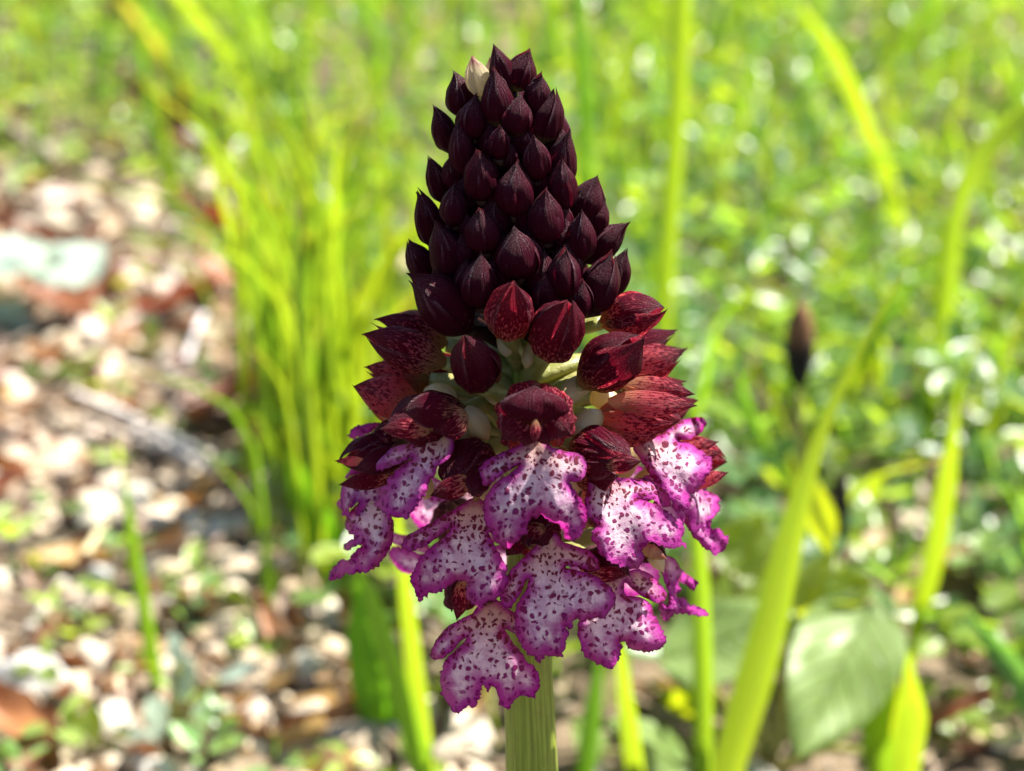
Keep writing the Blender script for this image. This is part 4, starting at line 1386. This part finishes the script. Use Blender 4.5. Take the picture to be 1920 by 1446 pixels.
# ------------------------------------------------------------------ single stones
STONES = [
    (185, 990, 105, (.72, .66, .54), 'flat cream white stone beside the lone green blade, brightest at the left', .45),
    (418, 1030, 60, (.62, .56, .48), 'oval pale stone just right of the two small yellow leaves', .8),
    (358, 1035, 44, (.60, .55, .50), 'small round stone left of the oval pale stone', .8),
    (60, 1310, 120, (.50, .50, .50), 'large grey stone in the lower left corner', .7),
    (180, 1275, 70, (.58, .52, .44), 'round pinkish stone right of the large grey corner stone', .9),
    (90, 1270, 70, (.50, .44, .40), 'dull brown-grey stone directly above the corner stone', .7),
    (185, 1120, 62, (.58, .58, .58), 'whitish stone under the flat cream stone', .75),
    (320, 1165, 36, (.62, .54, .48), 'tiny rounded stone in the dark gap of soil', .9),
    (600, 1170, 66, (.66, .62, .56), 'bright oval stone below the magenta tip of the left flower', .7),
    (398, 1375, 80, (.62, .50, .40), 'long tan stone behind the pale seedling leaves at the bottom', .5),
    (485, 1380, 60, (.66, .62, .56), 'white stone right of the long tan stone at the bottom', .8),
    (735, 1370, 70, (.64, .58, .52), 'pale stone left of the stem at the bottom edge', .8),
    (245, 545, 56, (.62, .50, .46), 'pinkish stone right of the brown leaf under the scalloped leaf', .8),
    (300, 570, 70, (.62, .48, .44), 'rounded pink stone left of the long red-brown leaf', .8),
    (390, 565, 58, (.64, .54, .48), 'bright pink-white stone under the red-brown leaf tip', .8),
    (170, 650, 80, (.62, .52, .47), 'wide pink stone below the brown leaf', .6),
    (250, 640, 60, (.64, .54, .46), 'cream stone right of the wide pink stone', .7),
    (110, 400, 70, (.60, .50, .47), 'pale stone behind the scalloped leaf', .6),
    (380, 365, 60, (.64, .50, .44), 'light stone with a dark hollow on its left in the upper left', .7),
    (270, 410, 80, (.58, .52, .36), 'yellowish stone below the dark hollow', .7),
    (20, 760, 60, (.62, .50, .44), 'pink stone at the left edge above the dark gap', .9),
    (130, 870, 50, (.60, .52, .46), 'small stone left of the dry twigs', .8),
    (1850, 1350, 100, (.62, .48, .40), 'long pinkish stone in the lower right corner', .4),
    (1810, 1020, 70, (.64, .54, .48), 'pale stone above the rusty leaf at the right', .7),
    (1590, 1310, 40, (.56, .48, .42), 'small stone by the dark hole under the veined leaf', .8),
]
for i, (px, py, wpx, tn, lb, flat) in enumerate(STONES):
    g = G(px, py)
    r = wpx * mm_per_px(g) / 2
    tn = tuple(a * b for a, b in zip(tn, (.86, .83, .76)))
    v = pebble_verts(I3[0], r, i * 5.3 + 2, flat) + g + np.array([0, 0, r * flat * .55])
    o = mesh_obj('stone', v, I3[1], M_STONE, None, g, cols=np.tile(tn, (len(v), 1)))
    props(o, lb, 'stone', 'stones lying among the gravel')

# ------------------------------------------------------------------ dead leaves
for i, (px, py, lw, ww, az, tilt, curl, tn, lb) in enumerate(DEAD):
    g = G(px, py)
    k = mm_per_px(g)
    ww *= 1.5
    lw *= 1.15 if lw < 100 else 1.3
    v, f, pl = dead_leaf_data(g + np.array([0, 0, ww * k * .3]), lw * k * 1.1, ww * k, az, tilt, random.uniform(.2, .6), curl, i * 2.3, 16, 11)
    low = v[:, 2].min() - g[2]
    v[:, 2] -= low - .006
    props(mesh_obj('dead_leaf', v, f, M_DEAD, None, g, None, pl, cols=np.tile(tn, (len(v), 1))), lb, 'dead leaf', 'dead leaves on the soil')

# ------------------------------------------------------------------ twigs
TW = [((143, 790), (395, 900), 18, 'uppermost pale grey dry twig of the bundle at left'),
      ((150, 830), (300, 885), 13, 'short dry twig tucked under the uppermost twig'),
      ((255, 850), (405, 930), 17, 'thick pale twig at the right end of the bundle'),
      ((0, 270), (110, 350), 22, 'grey-brown twig at the left edge above the stones'),
      ((150, 1130), (210, 1030), 15, 'straw-yellow dry stalk leaning by the flat cream stone'),
      ((60, 1240), (125, 1150), 18, 'short whitish stalk piece below the straw-yellow stalk'),
      ((352, 720), (385, 640), 14, 'short white stalk standing among the pink stones'),
      ((400, 1075), (460, 1050), 12, 'little brown twig under the oval pale stone')]
TWT = [(.60, .54, .47), (.52, .44, .36), (.62, .54, .46), (.27, .21, .17), (.58, .50, .30), (.58, .52, .44), (.60, .54, .54), (.34, .24, .18)]
for i, ((x0, y0), (x1, y1), wd, lb) in enumerate(TW):
    a, b_ = G(x0, y0), G(x1, y1)
    r = wd * 1.0 * mm_per_px(a) / 2
    up_ = np.array([0, 0, r * .9 + .006])
    m_ = (a + b_) / 2 + np.array([0, 0, r * .6]) + rng.normal(0, .0006, 3)
    v, f = tube_data(spline([a + up_, m_ + up_, b_ + up_], 12), r * (1 + .12 * rng.normal(0, 1, 12)), 9)
    props(mesh_obj('twig', v, f, M_TWIG, None, a, cols=np.tile(TWT[i], (len(v), 1))), lb, 'twig', 'dry twigs and stalks on the soil')

# ------------------------------------------------------------------ leafy plants
def leaf_surface(p0, d, side, L, W, shape, curl=.1, fold=.2, droop=.2, seed=0.0, scallop=0, n=20, m=13):
    nr = np.cross(side, d)
    vs, pl = [], []
    for i in range(n):
        t = i / (n - 1)
        wdt = np.interp(t, [q[0] for q in shape], [q[1] for q in shape]) * W / 2
        for j in range(m):
            s = -1 + 2 * j / (m - 1)
            e = 1 + (.22 * abs(math.sin(t * scallop)) - .12 if scallop and abs(s) > .7 else 0)
            h = fold * W / 2 * abs(s) - droop * L * t * t + curl * W * nz(seed + s * 1.3, t * 2, 6) - curl * W * .5 * s * s
            vs.append(p0 + d * (L * t) + side * (s * wdt * e) + nr * h)
            pl.append((s, t))
    return np.array(vs), grid_faces(n, m), np.array(pl)


OVATE = [(0, .15), (.05, .5), (.13, .8), (.25, .97), (.4, 1), (.55, .93), (.7, .76), (.84, .5), (.94, .24), (1, .02)]
ELLIP = [(0, .08), (.15, .5), (.35, .9), (.55, 1), (.75, .85), (.9, .5), (1, .05)]
FAN = [(0, .2), (.12, .8), (.3, 1), (.55, 1.02), (.8, .9), (.93, .7), (1, .35)]


def plant(name, label, cat, base, leaves, mat, stem_r=.0008, group=None, stem=True, dd=0.0):
    """leaves: (foot px, tip px, width px, face vector, kwargs): each on the upright plane through the plant's foot, shifted"""
    g = G(*base)
    root = props(empty(name, g), label, cat, group)
    for i, (f0, f1, wpx, face, kw) in enumerate(leaves):
        kw = dict(kw)
        yo, yt = g[1] + kw.pop('y', 0), g[1] + kw.pop('yt', kw.get('y', 0))
        mt = kw.pop('mat', mat)
        lab = kw.pop('label', None)
        shp = kw.pop('shape', ELLIP)
        a, b_ = V(*f0, yo), V(*f1, yt)
        zmin = hgt(a[0], a[1]) + .002
        a[2] = max(a[2], zmin)
        b_[2] = max(b_[2], hgt(b_[0], b_[1]) + .002)
        d = b_ - a
        L = np.linalg.norm(d)
        d = d / L
        fc = np.array(face, float)
        side = unit(np.cross(d, unit(fc)))
        v, f, pl = leaf_surface(a, d, side, L, wpx * mm_per_px(a), shp, seed=i * 1.7 + base[0], **kw)
        o = mesh_obj('leaf', v, f, mt, root, a, None, pl, cols=np.ones((len(v), 3)))
        if lab:
            o['label'] = lab
        if stem:
            m_ = (g + a) / 2 + np.array([0, 0, .15]) * np.linalg.norm(a - g)
            v, f = tube_data(spline([g - np.array([0, 0, .002]), m_, a + d * .001], 8), np.full(8, stem_r), 7)
            mesh_obj('stalk', v, f, M_GRASS if False else M_OVARY, root)
    return root


CAMF = tuple(-VIEW)
UPL = (0.25, -.35, .9)
plant('broad_leaved_plant', 'plant with two large pale veined leaves and yellow-lit leaves at lower right', 'plant', (1440, 1450), [
    ((1640, 1120), (1500, 1415), 205, (.25, -.45, .8), dict(shape=OVATE, curl=.16, fold=.12, droop=.05, y=-.01, yt=-.045, label='pale veined leaf hanging at the right')),
    ((1235, 1240), (1500, 1150), 170, (.2, -.45, .85), dict(shape=OVATE, curl=.12, fold=.15, droop=.1, y=-.01, yt=-.01, label='pale leaf behind the broad yellow blade')),
    ((1500, 1170), (1635, 1130), 120, (.3, .5, .8), dict(shape=OVATE, curl=.2, fold=.5, droop=.2, y=-.005, yt=-.01, label='yellow-lit folded leaf above the veined leaf')),
    ((1490, 1180), (1560, 1030), 120, (-.6, -.7, -.1), dict(mat=M_LIT, shape=OVATE, curl=.2, fold=.3, droop=.1, y=.0, yt=.01)),
    ((1370, 1080), (1430, 960), 120, (-.6, -.7, -.1), dict(mat=M_LIT, shape=OVATE, curl=.2, fold=.3, droop=.1, y=.01, yt=.02)),
    ((1350, 1150), (1440, 1060), 100, (-.6, -.7, -.1), dict(mat=M_LIT, shape=OVATE, curl=.2, fold=.3, droop=.1, y=.01, yt=.02)),
    ((1640, 1420), (1662, 1225), 84, (-.6, -.7, -.1), dict(mat=M_LIT, shape=ELLIP, curl=.15, fold=.3, droop=.05, y=-.01, yt=-.01)),
    ((1290, 1440), (1150, 1345), 110, (.25, -.35, .9), dict(shape=OVATE, curl=.15, fold=.15, droop=.08, y=-.01, yt=-.015)),
    ((1130, 1470), (1075, 1350), 80, (.25, -.35, .9), dict(shape=OVATE, curl=.15, fold=.2, droop=.08, y=.0, yt=.0)),
    ((1330, 1330), (1235, 1300), 90, (-.6, -.7, -.1), dict(mat=M_LIT, shape=OVATE, curl=.15, fold=.2, droop=.08, y=.01, yt=.01)),
    ((1545, 1130), (1640, 1080), 90, (-.6, -.7, -.1), dict(mat=M_LIT, shape=OVATE, curl=.2, fold=.3, droop=.08, y=-.005, yt=.0)),
    ((1590, 1200), (1560, 1060), 80, (-.6, -.7, -.1), dict(mat=M_LIT, shape=OVATE, curl=.2, fold=.3, droop=.05, y=.0, yt=.01)),
    ((1400, 1220), (1395, 1110), 80, (-.6, -.7, -.1), dict(mat=M_LIT, shape=OVATE, curl=.2, fold=.3, droop=.05, y=.01, yt=.015)),
    ((1560, 1050), (1520, 900), 80, (-.6, -.7, -.1), dict(mat=M_LIT, shape=ELLIP, curl=.2, fold=.3, droop=.1, y=.02, yt=.03)),
], M_BROAD, .0012)
plant('scalloped_leaf_plant', 'low plant with pale blue-green scalloped leaves at the left edge', 'plant', (20, 640), [
    ((50, 505), (192, 468), 118, (.3, -.35, .9), dict(shape=FAN, curl=.22, fold=.15, droop=.12, scallop=13, label='large pale scalloped leaf over the brown leaf')),
    ((-70, 490), (80, 462), 115, (.3, -.35, .9), dict(shape=FAN, curl=.22, fold=.15, droop=.1, scallop=13)),
    ((-40, 640), (60, 600), 80, UPL, dict(shape=FAN, curl=.12, fold=.1, droop=.1, scallop=18)),
    ((-30, 585), (50, 570), 46, UPL, dict(shape=FAN, curl=.12, fold=.1, droop=.1, scallop=18)),
    ((-20, 665), (45, 660), 40, UPL, dict(shape=FAN, curl=.12, fold=.1, droop=.1, scallop=18)),
], M_PALE, .0008)
plant('pale_seedling', 'seedling with pale oval leaves at the foot of the lone green blade', 'seedling', (318, 1440), [
    ((340, 1320), (345, 1235), 54, (.2, -.7, .6), dict(fold=.15, curl=.08)),
    ((325, 1395), (285, 1310), 58, (.3, -.7, .7), dict(fold=.15, curl=.08)),
    ((300, 1400), (222, 1390), 62, (.1, -.8, .8), dict(fold=.12, curl=.08)),
    ((405, 1278), (487, 1240), 30, UPL, dict(fold=.3, curl=.05)),
    ((350, 1335), (440, 1318), 28, UPL, dict(fold=.4, curl=.05)),
    ((335, 1250), (325, 1190), 34, (.3, -.6, .6), dict(fold=.2, curl=.08)),
    ((330, 1390), (380, 1405), 30, UPL, dict(fold=.3, curl=.05)),
], M_PALE, .0009)
for (bx, by, lb, spec) in [
    (150, 1440, 'yellow-green seedling cluster at the bottom left edge', [((150, 1400), (130, 1330), 44), ((90, 1410), (55, 1350), 40), ((180, 1400), (170, 1320), 40), ((60, 1400), (20, 1370), 36), ((200, 1420), (240, 1370), 34)]),
    (480, 1190, 'small yellow-leaved seedling left of the hanging magenta flower tip', [((470, 1150), (440, 1100), 30), ((460, 1130), (400, 1080), 26), ((490, 1160), (520, 1090), 30), ((500, 1150), (560, 1120), 28), ((520, 1130), (510, 1060), 32)]),
    (70, 1110, 'leafy green weed at the left edge below the tan leaf', [((60, 1080), (20, 1050), 34), ((70, 1080), (60, 1030), 34), ((80, 1090), (110, 1060), 30), ((60, 1100), (90, 1120), 26)]),
    (560, 1440, 'weed with pale leaves at the bottom between pebbles and stem', [((540, 1420), (510, 1380), 36), ((560, 1420), (540, 1400), 30), ((570, 1430), (600, 1390), 40), ((530, 1430), (470, 1420), 30)]),
    (100, 740, 'pale green weed above the dry twigs', [((80, 700), (40, 690), 30), ((90, 720), (85, 780), 36), ((100, 700), (150, 670), 30), ((130, 710), (180, 730), 34)]),
    (340, 690, 'slender pale weed standing among the pink stones', [((290, 660), (280, 590), 26), ((300, 670), (250, 640), 24), ((320, 660), (385, 640), 30), ((340, 680), (400, 660), 26)]),
]:
    plant('weed', lb, 'weed', (bx, by), [(a, b_, w_, (.3, .4 if k % 2 else -.6, .7), dict(fold=.25, curl=.1, droop=.15)) for k, (a, b_, w_) in enumerate(spec)],
          mat_simple_leaf('weed_leaf', (.10, .17, .03), (.16, .22, .07), (.45, .52, .02), .45, .4, .5, 150), .0008, 'small weeds on the stony soil')

# ------------------------------------------------------------------ dark seed heads and stalks
def seed_head(label, base, foot, tip, wpx, tones, dy=0.0):
    g = G(*base)
    root = props(empty('plantain', g), label, 'seed head', 'dark seed heads in the grass')
    a, b_ = V(*foot, g[1] + dy), V(*tip, g[1] + dy)
    k = mm_per_px(a)
    n, m = 26, 18
    pts = np.array([a + (b_ - a) * t for t in np.linspace(0, 1, n)])
    rr = wpx / 2 * k * np.sin(np.pi * np.clip(np.linspace(.06, .97, n), 0, 1)) ** .55
    v, f = tube_data(pts, rr, m)
    c = (pts[:, None] + np.zeros((1, m, 3))).reshape(-1, 3)
    kk = np.array([1 + .22 * math.sin(i * 2.4) * math.cos((j + i * .5) * 2.1) for i in range(n) for j in range(m)])
    v = c + (v - c) * kk[:, None]
    tn = np.array([np.array(tones[0]) * (1 - t) + np.array(tones[1]) * t for t in np.clip((np.linspace(0, 1, n) - .45) * 4, 0, 1) for _ in range(m)])
    mesh_obj('head', v, f, M_HEAD, root, a, cols=tn)
    v, f = tube_data(spline([g - np.array([0, 0, .003]), (g + a) / 2 + np.array([.001, 0, 0]), a], 10), np.full(10, max(.0007, wpx * k * .1)), 7)
    mesh_obj('stalk', v, f, M_OVARY, root)


seed_head('stout black seed head with a brown top in the grass right of the buds', (1495, 1130), (1497, 722), (1502, 572), 54, [(.012, .008, .006), (.22, .10, .04)])
seed_head('slim dark seed head below the stout one, right of the spotted flowers', (1572, 1260), (1572, 1045), (1580, 885), 30, [(.012, .007, .006), (.03, .015, .01)])
seed_head('thin black stalk leaning at the foot of the grass clump', (620, 1120), (582, 915), (545, 780), 16, [(.02, .012, .012), (.05, .035, .03)])
